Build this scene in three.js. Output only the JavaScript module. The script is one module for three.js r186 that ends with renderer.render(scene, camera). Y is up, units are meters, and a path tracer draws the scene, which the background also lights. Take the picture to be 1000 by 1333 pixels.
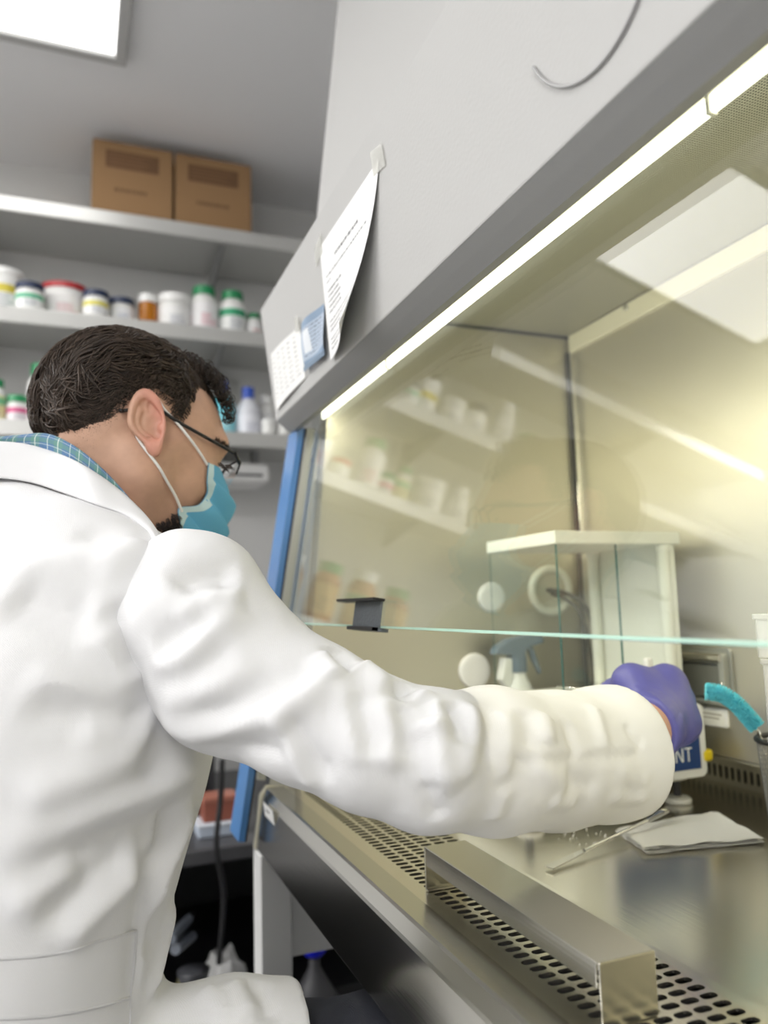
import * as THREE from 'three';
import { RoundedBoxGeometry } from 'three/addons/geometries/RoundedBoxGeometry.js';
import { mergeGeometries, mergeVertices, toCreasedNormals } from 'three/addons/utils/BufferGeometryUtils.js';
import { ImprovedNoise } from 'three/addons/math/ImprovedNoise.js';
import { RectAreaLightUniformsLib } from 'three/addons/lights/RectAreaLightUniformsLib.js';

// ---------------------------------------------------------------- camera, light, exposure
RectAreaLightUniformsLib.init();
const V = (x, y, z) => new THREE.Vector3(x, y, z);
const scene = new THREE.Scene();
const EYE = 1.03;                         // eye height above the floor; x runs along the cabinet, z into it
const FOCAL = 1006.7;                     // pixels, of a 1000 x 1333 frame
const camera = new THREE.PerspectiveCamera(2 * Math.atan(666.5 / FOCAL) * 180 / Math.PI, 0.75, 0.02, 30);
const RIGHT = V(-0.3671, -0.0285, 0.9297), UP = V(-0.1211, 0.9925, -0.0174).normalize(), FWD = V(0.9223, 0.1190, 0.3678).normalize();
camera.matrixAutoUpdate = true;
camera.position.set(0, EYE, 0);
camera.quaternion.setFromRotationMatrix(new THREE.Matrix4().makeBasis(RIGHT, UP, FWD.clone().negate()));
camera.focus = 0.66; camera.userData.fStop = 3.8;
scene.add(camera);
const renderer = new THREE.WebGLRenderer({ antialias: true });
renderer.toneMapping = THREE.LinearToneMapping;
renderer.toneMappingExposure = 1.0;
renderer.shadowMap.enabled = true;
scene.background = new THREE.Color(0.02, 0.02, 0.02);
const CEILING_LIGHT = 18, CEILING_GLOW = 2.2, CABINET_LIGHT = 150, CABINET_GLOW = 3;
const LAMP_WHITE = new THREE.Color(1, 0.985, 0.97), LAMP_GREEN = new THREE.Color(1, 0.95, 0.70);

// a point from where it shows and how far along the view it lies
function at(px, py, d) {
  return V(0, EYE, 0).addScaledVector(RIGHT, (px - 500) / FOCAL * d).addScaledVector(UP, -(py - 666.5) / FOCAL * d).addScaledVector(FWD, d);
}

// ---------------------------------------------------------------- helpers
function rng(seed) { let s = seed >>> 0; return () => { s = (s + 0x6d2b79f5) | 0; let t = Math.imul(s ^ (s >>> 15), 1 | s); t = (t + Math.imul(t ^ (t >>> 7), 61 | t)) ^ t; return ((t ^ (t >>> 14)) >>> 0) / 4294967296; }; }
const noise3 = new ImprovedNoise(), noise = (x, y, z) => noise3.noise(x, y, z);
const lerp = (a, b, t) => a + (b - a) * t, clamp = (x, a, b) => Math.min(b, Math.max(a, x));
const smooth = (a, b, x) => { const t = clamp((x - a) / (b - a), 0, 1); return t * t * (3 - 2 * t); };
const taken = new Map();
function numbered(name) { const n = taken.get(name) ?? 0; taken.set(name, n + 1); return n ? `${name}_${String(n).padStart(3, '0')}` : name; }
function tag(o, label, category, group, kind) {
  if (label) o.userData.label = label;
  if (category) o.userData.category = category;
  if (group) o.userData.group = group;
  if (kind) o.userData.kind = kind;
  return o;
}
function thing(name, label, category, pos = V(0, 0, 0), group) {
  const o = new THREE.Group(); o.name = numbered(name); o.position.copy(pos); scene.add(o);
  return tag(o, label, category, group);
}
function mesh(name, geo, mat, parent = scene, label) {
  const list = Array.isArray(geo) ? geo : [geo];
  const g = list.length > 1 ? mergeGeometries(list.map(plain), false) : list[0];
  const m = new THREE.Mesh(g, mat); m.castShadow = m.receiveShadow = true;
  m.name = parent === scene ? numbered(name) : partName(parent, name); parent.add(m);
  if (label) m.userData.label = label;
  return m;
}
function partName(parent, name) {
  const c = parent.userData_count ??= new Map(); const n = c.get(name) ?? 0; c.set(name, n + 1);
  return n ? `${name}_${String(n).padStart(3, '0')}` : name;
}
function single(name, geo, mat, label, category, group) { return tag(mesh(name, geo, mat), label, category, group); }
function struct(name, geo, mat) { return tag(mesh(name, geo, mat), null, null, null, 'structure'); }
function plain(g) {                           // same attributes everywhere, so that pieces can be joined
  g = g.index ? g.toNonIndexed() : g.clone();
  for (const k of Object.keys(g.attributes)) if (!['position', 'normal', 'uv'].includes(k)) g.deleteAttribute(k);
  if (!g.attributes.normal) g.computeVertexNormals();
  if (!g.attributes.uv) g.setAttribute('uv', new THREE.BufferAttribute(new Float32Array(g.attributes.position.count * 2), 2));
  g.clearGroups(); g.morphAttributes = {};
  return g;
}
// box from corner to corner with uv in metres
function box(x0, x1, y0, y1, z0, z1, r = 0) {
  const sx = Math.abs(x1 - x0), sy = Math.abs(y1 - y0), sz = Math.abs(z1 - z0);
  const g = r ? new RoundedBoxGeometry(sx, sy, sz, 2, Math.min(r, sx / 2.01, sy / 2.01, sz / 2.01)) : new THREE.BoxGeometry(sx, sy, sz);
  g.translate((x0 + x1) / 2, (y0 + y1) / 2, (z0 + z1) / 2);
  return boxUV(g);
}
function boxUV(g) {
  const p = g.attributes.position, n = g.attributes.normal, uv = new Float32Array(p.count * 2);
  for (let i = 0; i < p.count; i++) {
    const ax = Math.abs(n.getX(i)), ay = Math.abs(n.getY(i)), az = Math.abs(n.getZ(i));
    const [u, v] = ax >= ay && ax >= az ? [p.getZ(i), p.getY(i)] : ay >= az ? [p.getX(i), p.getZ(i)] : [p.getX(i), p.getY(i)];
    uv[i * 2] = u; uv[i * 2 + 1] = v;
  }
  g.setAttribute('uv', new THREE.BufferAttribute(uv, 2)); return g;
}
// a profile of [z, y] points pulled along x from x0 to x1 (closed solid)
function profileX(pts, x0, x1) {
  const s = new THREE.Shape(pts.map(([z, y]) => new THREE.Vector2(-z, y)));
  const g = new THREE.ExtrudeGeometry(s, { depth: x1 - x0, bevelEnabled: false });
  g.rotateY(Math.PI / 2); g.translate(x0, 0, 0);
  return boxUV(g);
}
// flat sheet with thickness from a list of outline points in the plane (o, u, v)
function slab(outline, depth, o, u, v, bevel = 0, holes = []) {
  const s = new THREE.Shape(outline.map(([a, b]) => new THREE.Vector2(a, b)));
  for (const h of holes) s.holes.push(new THREE.Path(h.map(([a, b]) => new THREE.Vector2(a, b))));
  const g = new THREE.ExtrudeGeometry(s, { depth: depth - 2 * bevel, bevelEnabled: bevel > 0, bevelSize: bevel, bevelThickness: bevel, bevelOffset: -bevel, bevelSegments: 2, curveSegments: 8 });
  g.translate(0, 0, bevel);
  const n = u.clone().cross(v);
  return g.applyMatrix4(new THREE.Matrix4().makeBasis(u, v, n).setPosition(o));
}
function rrect(w, h, r, n = 5, cx = 0, cy = 0) {
  const out = [];
  for (const [sx, sy, a0] of [[1, 1, 0], [-1, 1, 90], [-1, -1, 180], [1, -1, 270]]) for (let i = 0; i <= n; i++) {
    const a = (a0 + 90 * i / n) * Math.PI / 180; out.push([cx + sx * (w / 2 - r) + r * Math.cos(a), cy + sy * (h / 2 - r) + r * Math.sin(a)]);
  }
  return out;
}
function tube(points, r, seg = 24, rad = 8, closed = false) {
  const c = new THREE.CatmullRomCurve3(points, closed, 'centripetal');
  return new THREE.TubeGeometry(c, seg, r, rad, closed);
}
function capped(points, r, seg = 24, rad = 8) { return [tube(points, r, seg, rad), new THREE.SphereGeometry(r, rad, 6).translate(...points[0].toArray()), new THREE.SphereGeometry(r, rad, 6).translate(...points.at(-1).toArray())]; }
function rod(a, b, r0, r1 = r0, n = 12) {
  const d = b.clone().sub(a), g = new THREE.CylinderGeometry(r1, r0, d.length(), n);
  g.applyQuaternion(new THREE.Quaternion().setFromUnitVectors(V(0, 1, 0), d.normalize()));
  return g.translate((a.x + b.x) / 2, (a.y + b.y) / 2, (a.z + b.z) / 2);
}
function lathe(pts, n = 32) { return new THREE.LatheGeometry(pts.map(([x, y]) => new THREE.Vector2(x, y)), n); }

// ---------------------------------------------------------------- textures and materials
function grayTexture(w, h, f, repeat = 1) {
  const d = new Uint8Array(w * h * 4);
  for (let y = 0; y < h; y++) for (let x = 0; x < w; x++) { const v = clamp(f(x / w, y / h, x, y), 0, 1) * 255, i = (y * w + x) * 4; d[i] = d[i + 1] = d[i + 2] = v; d[i + 3] = 255; }
  const t = new THREE.DataTexture(d, w, h); t.magFilter = THREE.LinearFilter; t.wrapS = t.wrapT = THREE.RepeatWrapping; t.repeat.set(repeat, repeat); t.needsUpdate = true; return t;
}
function colourTexture(w, h, f, repeat = 1) {
  const d = new Uint8Array(w * h * 4);
  for (let y = 0; y < h; y++) for (let x = 0; x < w; x++) { const c = f(x / w, y / h, x, y), i = (y * w + x) * 4; for (let k = 0; k < 3; k++) d[i + k] = clamp(c[k], 0, 1) * 255; d[i + 3] = 255; }
  const t = new THREE.DataTexture(d, w, h); t.magFilter = THREE.LinearFilter; t.wrapS = t.wrapT = THREE.RepeatWrapping; t.repeat.set(repeat, repeat); t.colorSpace = THREE.SRGBColorSpace; t.needsUpdate = true; return t;
}
function drawn(w, h, draw) {
  const c = document.createElement('canvas'); c.width = w; c.height = h; draw(c.getContext('2d'), w, h);
  const t = new THREE.CanvasTexture(c); t.colorSpace = THREE.SRGBColorSpace; t.anisotropy = 8; return t;
}
const tile = (f, u, v, s) => {                // noise that meets itself at the edges
  const a = f(u * s, v * s), b = f((u - 1) * s, v * s), c = f(u * s, (v - 1) * s), d = f((u - 1) * s, (v - 1) * s);
  return lerp(lerp(a, b, u), lerp(c, d, u), v);
};
const std = (o) => new THREE.MeshStandardMaterial(o), phy = (o) => new THREE.MeshPhysicalMaterial(o);
const R1 = rng(7);
const brushLine = Array.from({ length: 512 }, () => R1());
const brushed = grayTexture(512, 512, (u, v, x, y) => 0.5 + 0.28 * (brushLine[y] - 0.5) + 0.16 * tile((a, b) => noise(a, b * 14, 3), u, v, 6), 2.2);
const blotch = grayTexture(256, 256, (u, v) => 0.52 + 0.5 * tile((a, b) => noise(a, b, 9), u, v, 5) + 0.35 * tile((a, b) => noise(a, b, 19), u, v, 13), 1.3);
const speckle = grayTexture(256, 256, (u, v, x, y) => 0.5 + 0.4 * tile((a, b) => noise(a, b, 2), u, v, 60), 5);
const weave = grayTexture(256, 256, (u, v, x, y) => 0.5 + 0.3 * Math.sin(u * Math.PI * 128) * (Math.sin(v * Math.PI * 64) > 0 ? 1 : -1) + 0.25 * tile((a, b) => noise(a, b, 5), u, v, 40), 12);
const perforated = colourTexture(512, 512, (u, v) => {
  const a = (u * 40) % 1 - 0.5, b = (v * 40) % 1 - 0.5, k = smooth(0.3, 0.22, Math.hypot(a, b));
  return [0.74 - 0.68 * k, 0.73 - 0.67 * k, 0.66 - 0.61 * k];
}, 7.5);
const M = {
  steel: std({ color: new THREE.Color(0.66, 0.645, 0.59), metalness: 1, roughness: 0.24, bumpMap: brushed, bumpScale: 0.00012 }),
  steelMirror: std({ color: new THREE.Color(0.62, 0.61, 0.57), metalness: 1, roughness: 0.2, bumpMap: brushed, bumpScale: 0.00006 }),
  steelSatin: std({ color: new THREE.Color(0.64, 0.615, 0.53), metalness: 0.95, roughness: 0.46, bumpMap: blotch, bumpScale: 0.0008 }),
  steelTop: std({ color: new THREE.Color(0.80, 0.775, 0.70), metalness: 1, roughness: 0.24, bumpMap: brushed, bumpScale: 0.00012 }),
  steelBright: std({ color: new THREE.Color(0.72, 0.71, 0.68), metalness: 1, roughness: 0.14 }),
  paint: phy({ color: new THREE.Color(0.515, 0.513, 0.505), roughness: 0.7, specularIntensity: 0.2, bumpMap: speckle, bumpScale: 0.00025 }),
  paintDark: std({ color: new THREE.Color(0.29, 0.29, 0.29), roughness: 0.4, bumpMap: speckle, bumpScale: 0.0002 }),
  cream: std({ color: new THREE.Color(0.74, 0.71, 0.58), roughness: 0.5 }),
  perf: std({ map: perforated, roughness: 0.5, metalness: 0.3 }),
  wall: std({ color: new THREE.Color(0.74, 0.74, 0.73), roughness: 0.85, bumpMap: speckle, bumpScale: 0.0004 }),
  ceiling: std({ color: new THREE.Color(0.88, 0.88, 0.89), roughness: 0.9, bumpMap: speckle, bumpScale: 0.0006 }),
  floor: std({ color: new THREE.Color(0.24, 0.24, 0.245), roughness: 0.5 }),
  shelf: std({ color: new THREE.Color(0.62, 0.62, 0.60), roughness: 0.35, metalness: 0.5 }),
  glass: phy({ color: new THREE.Color(0.985, 1, 0.99), transmission: 1, thickness: 0, roughness: 0, ior: 1.5 }),
  glassEdge: phy({ color: new THREE.Color(0.62, 0.88, 0.76), roughness: 0.15, transmission: 0.3, thickness: 0 }),
  clear: phy({ color: new THREE.Color(0.93, 0.935, 0.925), transmission: 0.72, thickness: 0, roughness: 0.04, ior: 1.45 }),
  white: std({ color: new THREE.Color(0.82, 0.82, 0.81), roughness: 0.5 }),
  plasticWhite: phy({ color: new THREE.Color(0.80, 0.80, 0.79), roughness: 0.35, clearcoat: 0.2 }),
  ivory: phy({ color: new THREE.Color(0.78, 0.79, 0.72), roughness: 0.4, clearcoat: 0.15 }),
  black: std({ color: new THREE.Color(0.012, 0.012, 0.013), roughness: 0.45 }),
  darkGrey: std({ color: new THREE.Color(0.05, 0.05, 0.055), roughness: 0.5 }),
  rubber: std({ color: new THREE.Color(0.02, 0.02, 0.02), roughness: 0.7 }),
  paper: std({ color: new THREE.Color(0.86, 0.86, 0.85), roughness: 0.85 }),
};
const solid = (r, g, b, rough = 0.45) => phy({ color: new THREE.Color().setStyle(`rgb(${r},${g},${b})`), roughness: rough, clearcoat: 0.1 });

// ---------------------------------------------------------------- the room
const CEIL = EYE + 1.40, FAR = 2.52, NEAR = -1.7, BACK = 1.05, LEFT = -3.0;
struct('floor', box(NEAR - 0.1, FAR + 0.1, -0.1, 0, LEFT - 0.1, BACK + 0.1), M.floor);
struct('ceiling', box(NEAR - 0.1, FAR + 0.1, CEIL, CEIL + 0.12, LEFT - 0.1, BACK + 0.1), M.ceiling);
struct('wall_far', box(FAR, FAR + 0.1, 0, CEIL, LEFT - 0.1, BACK + 0.1), M.wall);
struct('wall_near', box(NEAR - 0.1, NEAR, 0, CEIL, LEFT - 0.1, BACK + 0.1), M.wall);
struct('wall_back', box(NEAR - 0.1, FAR + 0.1, 0, CEIL, BACK, BACK + 0.1), M.wall);
struct('wall_front', box(NEAR - 0.1, FAR + 0.1, 0, CEIL, LEFT - 0.1, LEFT), M.wall);

// ceiling light fittings: frame, prismatic lens and a lamp of the same size just below the lens
const lensBump = grayTexture(128, 128, (u, v) => 0.5 + 0.5 * Math.sin(u * Math.PI * 32) * Math.sin(v * Math.PI * 32), 6);
function ceilingLight(x0, x1, z0, z1, label, power) {
  const t = thing('ceiling_light', label, 'ceiling light', V((x0 + x1) / 2, CEIL, (z0 + z1) / 2));
  const w = (x1 - x0) / 2, d = (z1 - z0) / 2, f = 0.028;
  mesh('frame', [box(-w - f, -w, -0.02, 0, -d - f, d + f, 0.004), box(w, w + f, -0.02, 0, -d - f, d + f, 0.004), box(-w, w, -0.02, 0, -d - f, -d, 0.004), box(-w, w, -0.02, 0, d, d + f, 0.004)], M.paint, t);
  mesh('lens', box(-w, w, -0.010, -0.002, -d, d), std({ color: 0xffffff, roughness: 0.5, emissive: LAMP_WHITE, emissiveIntensity: CEILING_GLOW, bumpMap: lensBump, bumpScale: 0.001 }), t);
  const l = new THREE.RectAreaLight(LAMP_WHITE, power, 2 * w, 2 * d); l.name = 'lamp'; l.position.set(0, -0.016, 0); l.rotation.x = -Math.PI / 2; t.add(l);
}
ceilingLight(1.36, 1.90, -1.17, 0.066, 'bright rectangular ceiling light panel above the shelving', 1.6);
ceilingLight(-1.25, -0.71, -1.75, -0.55, 'ceiling light panel behind the near end of the cabinet, outside the picture', CEILING_LIGHT);
ceilingLight(1.36, 1.90, -2.75, -1.55, 'ceiling light panel over the far aisle left of the picture', CEILING_LIGHT * 1.3);
ceilingLight(0.20, 0.74, -2.75, -1.55, 'ceiling light panel over the aisle behind the seated person, outside the picture', CEILING_LIGHT * 0.6);

// ---------------------------------------------------------------- wall shelving
const SX = 2.2, SHELF_Y = [EYE + 1.125, EYE + 0.815, EYE + 0.508];
const shelfLabels = ['highest metal shelf carrying the two cardboard boxes', 'middle metal shelf with a row of small jars under the boxes', 'lower metal shelf behind the head with large white bottles'];
SHELF_Y.forEach((y, i) => {
  const t = thing('wall_shelf', shelfLabels[i], 'shelf', V(SX, y, 0));
  const z0 = -1.6, z1 = 0.98;
  mesh('shelf_board', box(0, 0.30, -0.022, 0, z0, z1, 0.003), M.shelf, t);
  mesh('front_lip', box(-0.004, 0.012, -0.042, 0.003, z0, z1, 0.004), M.shelf, t);
  for (const z of [-1.1, -0.28, 0.40, 0.9]) mesh('bracket', slab([[0, 0], [0.27, 0], [0.27, -0.012], [0.03, -0.075], [0, -0.08]], 0.012, V(0.30, -0.022, z), V(-1, 0, 0), V(0, 1, 0), 0.002), M.paintDark, t);
});
for (const [z, y0, y1, l] of [[-0.28, EYE + 0.50, EYE + 1.20, 'slotted upright holding the shelves at the left edge of the picture'], [0.39, EYE + 0.40, EYE + 0.80, 'pale upright on the wall behind the cyan bottle'], [0.475, EYE + 0.40, EYE + 0.76, 'pale upright on the wall behind the white bottle with a blue cap']]) {
  const t = thing('shelf_upright', l, 'upright', V(FAR - 0.013, y0, z));
  const n = 9, h = y1 - y0;
  mesh('channel', slab(rrect(0.036, h, 0.003, 2, 0, h / 2), 0.012, V(0, 0, 0), V(0, 0, -1), V(0, 1, 0), 0.001, Array.from({ length: n }, (_, i) => rrect(0.006, 0.022, 0.003, 3, 0, h * (i + 0.5) / n))), z < 0 ? M.paintDark : M.shelf, t);
}

// cardboard boxes on the top shelf
const card = colourTexture(128, 128, (u, v) => { const n = 0.04 * tile((a, b) => noise(a, b * 5, 4), u, v, 8); return [0.61 + n, 0.48 + n, 0.335 + n]; }, 2);
function cartonPrint(seed) {
  return drawn(512, 384, (c, w, h) => {
    c.fillStyle = '#9c7a55'; c.fillRect(0, 0, w, h); const r = rng(seed);
    c.fillStyle = 'rgba(88,62,42,0.62)'; c.fillRect(w * 0.14, h * 0.08, w * 0.70, h * 0.25);
    c.fillStyle = 'rgba(150,112,76,0.7)'; for (let k = 0; k < 4; k++) c.fillRect(w * 0.18, h * (0.115 + k * 0.05), w * (0.45 + 0.15 * r()), h * 0.014);
    c.fillStyle = 'rgba(96,70,48,0.7)'; for (let k = 0, x = w * 0.26; k < 7; k++) { const q = w * (0.03 + 0.03 * r()); c.fillRect(x, h * 0.60, q, h * 0.055); x += q + w * 0.02; }
  });
}
function carton(z0, z1, label, seed) {
  const y = SHELF_Y[0], H = 0.235, D = 0.24, x0 = SX + 0.03, t = thing('cardboard_box', label, 'box', V(x0, y, (z0 + z1) / 2)), w = (z1 - z0) / 2;
  const m = std({ map: card, roughness: 0.85 });
  mesh('carton', box(0, D, 0, H - 0.006, -w, w, 0.004), m, t);
  for (const s of [0, 1]) mesh('flap', box(0.002 + s * D / 2, D / 2 - 0.002 + s * D / 2, H - 0.006, H, -w + 0.002, w - 0.002, 0.001), m, t);
  const g = new THREE.PlaneGeometry(2 * w - 0.012, H - 0.016); g.rotateY(-Math.PI / 2); g.translate(-0.0008, (H - 0.006) / 2, 0);
  mesh('printed_face', g, std({ map: cartonPrint(seed), roughness: 0.85 }), t);
}
carton(0.020, 0.245, 'left of the two brown cardboard boxes on the top shelf', 3);
carton(0.252, 0.480, 'right cardboard box on the top shelf, nearest the cabinet', 5);

// jars and bottles: body, cap and label band
function labelBand(base, lines, seed, stripe) {
  return drawn(256, 128, (c, w, h) => {
    c.fillStyle = base; c.fillRect(0, 0, w, h); const r = rng(seed);
    if (stripe) { c.fillStyle = stripe; c.fillRect(0, h * 0.08, w, h * 0.3); }
    c.fillStyle = lines; for (let rep = 0; rep < 3; rep++) for (let k = 0; k < 5; k++) c.fillRect(w * (rep / 3 + 0.03), h * (0.45 + k * 0.10), w * (0.10 + 0.12 * r()), h * 0.035);
  });
}
const capRidges = (r, y0, y1) => { const g = new THREE.CylinderGeometry(r, r * 1.02, y1 - y0, 48, 1); const p = g.attributes.position; for (let i = 0; i < p.count; i++) { const a = Math.round(Math.atan2(p.getZ(i), p.getX(i)) / (Math.PI / 24)); const k = Math.hypot(p.getX(i), p.getZ(i)) > r * 0.5 && a % 2 ? 0.965 : 1; p.setX(i, p.getX(i) * k); p.setZ(i, p.getZ(i) * k); } g.computeVertexNormals(); return [g.translate(0, (y0 + y1) / 2, 0), lathe([[0, y1], [r * 0.9, y1], [r * 0.97, y1 - 0.001], [r * 0.99, y1 - 0.004]], 32)]; };
const mats = new Map(), colourMat = (hex, rough = 0.4) => { const k = hex + rough; if (!mats.has(k)) mats.set(k, phy({ color: new THREE.Color(hex), roughness: rough, clearcoat: 0.15 })); return mats.get(k); };
let jarSeed = 20;
function jar(kind, x, y, z, r, h, body, cap, label, category, band) {
  const t = thing(kind === 'bottle' ? 'bottle' : kind === 'vial' ? 'pill_vial' : kind === 'tub' ? 'tub' : 'jar', label, category, V(x, y, z));
  const capH = kind === 'bottle' ? h * 0.17 : kind === 'tub' ? h * 0.14 : h * 0.22, b = h - capH, rc = kind === 'bottle' ? r * 0.80 : kind === 'wash' ? r * 0.45 : r * 1.03;
  let prof;
  if (kind === 'bottle') prof = [[0, 0], [r * 0.92, 0], [r, 0.004], [r, b * 0.80], [r * 0.96, b * 0.88], [r * 0.8, b * 0.95], [r * 0.72, b * 0.97], [r * 0.72, b + 0.004], [0, b + 0.004]];
  else if (kind === 'wash') prof = [[0, 0], [r * 0.92, 0], [r, 0.005], [r, b * 0.62], [r * 0.93, b * 0.74], [r * 0.72, b * 0.86], [r * 0.46, b * 0.95], [r * 0.42, b + 0.004], [0, b + 0.004]];
  else if (kind === 'tub') prof = [[0, 0], [r * 0.88, 0], [r * 0.90, 0.004], [r * 0.99, b], [0, b]];
  else prof = [[0, 0], [r * 0.94, 0], [r, 0.004], [r, b * 0.93], [r * 0.94, b * 0.97], [r * 0.94, b + 0.004], [0, b + 0.004]];
  mesh('body', lathe(prof, 36), body, t);
  mesh('cap', capRidges(rc, b, h), cap, t);
  if (band) {
    const y0 = b * (kind === 'wash' ? 0.1 : 0.14), y1 = b * (kind === 'bottle' ? 0.76 : kind === 'wash' ? 0.56 : 0.8), k = kind === 'tub' ? [r * 0.917, r * 0.975] : [r, r];
    const g = new THREE.CylinderGeometry(k[1] + 0.0007, k[0] + 0.0007, y1 - y0, 36, 1, true).translate(0, (y0 + y1) / 2, 0);
    mesh('label', g, std({ map: labelBand(band[0], band[1], jarSeed++, band[2]), roughness: 0.55 }), t);
  }
  return t;
}
const jx = SX + 0.085, W = colourMat('#e9e9e6'), GREEN = colourMat('#1f8a55'), NAVY = colourMat('#22304f'), RED = colourMat('#b3262c'), BLUE = colourMat('#2b53b8'), WHITECAP = colourMat('#f0f0ee', 0.35), AMBER = phy({ color: new THREE.Color('#d98a12'), roughness: 0.2, transmission: 0.4, thickness: 0 });
const s2 = SHELF_Y[1], s3 = SHELF_Y[2], TXT = '#7c8290';
jar('tub', jx + 0.02, s2, -0.207, 0.052, 0.135, W, WHITECAP, 'large white tub with a yellow mark at the left edge on the middle shelf', 'tub', ['#efefec', TXT, '#d9c84a']);
jar('jar', jx - 0.045, s2, -0.134, 0.036, 0.082, W, NAVY, 'low white jar with a dark blue lid and green label band', 'jar', ['#eef0ee', TXT, '#55b58a']);
jar('tub', jx + 0.03, s2, -0.047, 0.064, 0.112, W, RED, 'wide white tub with a red lid on the middle shelf', 'tub', ['#f1efee', '#c98a90', null]);
jar('jar', jx - 0.045, s2, 0.036, 0.034, 0.082, W, NAVY, 'low white jar with a dark lid and a yellow label spot', 'jar', ['#f0f0ee', TXT, '#d8cf4c']);
jar('jar', jx, s2, 0.107, 0.036, 0.086, W, NAVY, 'plain white jar with a navy lid left of the amber vial', 'jar', ['#eff0f2', '#9aa2b8', null]);
jar('vial', jx, s2, 0.181, 0.027, 0.108, AMBER, WHITECAP, 'small amber pill vial with a white cap', 'vial', null);
jar('jar', jx, s2, 0.256, 0.047, 0.113, W, WHITECAP, 'white tub with a white lid between amber vial and green capped bottle', 'jar', ['#f0f0ef', '#8d93a3', null]);
jar('bottle', jx, s2, 0.343, 0.041, 0.152, W, GREEN, 'taller white bottle with a green cap and pink lettering on the middle shelf', 'bottle', ['#f1eff0', '#d98a99', null]);
jar('bottle', jx, s2, 0.429, 0.040, 0.148, W, GREEN, 'white bottle with a green cap and green label stripe', 'bottle', ['#f0f2f0', TXT, '#3fa377']);
jar('bottle', jx, s2, 0.495, 0.024, 0.088, W, GREEN, 'smallest white bottle with a green cap, next to the cabinet', 'bottle', ['#f0efef', '#c77', null]);
jar('bottle', jx, s3, -0.215, 0.026, 0.128, W, GREEN, 'small bottle with green cap and yellow label at the left edge', 'bottle', ['#e8e4a8', '#a99', '#7cc08f']);
jar('jar', jx, s3, -0.160, 0.026, 0.086, W, GREEN, 'small jar with a dark green lid and a pink label', 'jar', ['#efe6ea', TXT, '#d2558a']);
jar('bottle', jx + 0.01, s3, -0.096, 0.042, 0.182, W, GREEN, 'big white bottle with a green cap left of the head', 'bottle', ['#f0eeee', '#d98a99', null]);
jar('jar', jx, s3, 0.000, 0.030, 0.075, W, RED, 'small white jar with a red lid hidden behind the head, seen in the glass', 'jar', ['#efefef', TXT, null]);
jar('bottle', jx, s3, 0.085, 0.040, 0.165, W, WHITECAP, 'tall white bottle behind the head, seen mirrored in the glass', 'bottle', ['#f3f0f0', '#d05560', null]);
jar('jar', jx, s3, 0.170, 0.028, 0.066, W, RED, 'low jar with a red lid behind the head', 'jar', ['#e7b9b4', TXT, null]);
jar('jar', jx, s3, 0.245, 0.044, 0.105, W, WHITECAP, 'white jar with an orange label band behind the head', 'jar', ['#f2f0ea', TXT, '#d9a45a']);
jar('wash', jx, s3, 0.400, 0.036, 0.175, colourMat('#57c4d6'), BLUE, 'cyan bottle with a blue cap just past the forehead', 'bottle', ['#7fd0dd', '#dff4f7', null]);
jar('wash', jx, s3, 0.476, 0.040, 0.160, colourMat('#d9dbe2'), BLUE, 'white wash bottle with a royal blue cap on the lower shelf', 'bottle', ['#e6e7ee', '#a5a9bb', null]);
jar('bottle', jx + 0.05, s3, 0.545, 0.028, 0.150, W, WHITECAP, 'slim white bottle with a white cap beside the cabinet', 'bottle', ['#eeeeee', TXT, null]);
jar('jar', jx - 0.045, s3, 0.528, 0.021, 0.052, W, WHITECAP, 'tiny white pot at the front of the lower shelf', 'jar', null);
jar('jar', jx - 0.045, s3, 0.575, 0.020, 0.050, W, WHITECAP, 'tiny white pot touching the cabinet corner on the lower shelf', 'jar', null);
// left of the picture, but mirrored in the sash
const mirrored = [[s2, -0.315, 'tub', 0.045, 0.10, W, WHITECAP], [s2, -0.40, 'jar', 0.042, 0.12, W, NAVY], [s2, -0.51, 'bottle', 0.038, 0.17, W, WHITECAP], [s2, -0.62, 'jar', 0.036, 0.09, W, GREEN], [s3, -0.31, 'tub', 0.052, 0.115, W, WHITECAP], [s3, -0.42, 'bottle', 0.036, 0.13, W, WHITECAP], [s3, -0.53, 'jar', 0.032, 0.085, W, RED]];
mirrored.forEach(([y, z, k, r, h, b, c], i) => jar(k, jx, y, z, r, h, b, c, ['broad white tub', 'white jar with navy lid', 'tall plain white bottle', 'white jar with green lid', 'wide white tub', 'white bottle with white cap', 'white jar with red lid'][i] + (y === s2 ? ' mirrored in the glass from the middle shelf' : ' mirrored in the glass from the lower shelf'), k === 'tub' ? 'tub' : k === 'bottle' ? 'bottle' : 'jar', ['#f0efee', TXT, null]));

// tray box hanging below the lower shelf
{
  const t = thing('towel_dispenser', 'white rounded box hanging under the lower shelf', 'dispenser', V(2.36, EYE + 0.375, 0.455));
  mesh('case', box(-0.09, 0.09, 0, 0.062, -0.13, 0.085, 0.018), M.plasticWhite, t);
  mesh('slot', box(-0.092, -0.088, 0.018, 0.026, -0.12, 0.06), M.darkGrey, t);
  for (const z of [-0.10, 0.045]) mesh('hanger', box(-0.02, 0.02, 0.06, 0.111, z, z + 0.02), M.paintDark, t);
}

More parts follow.
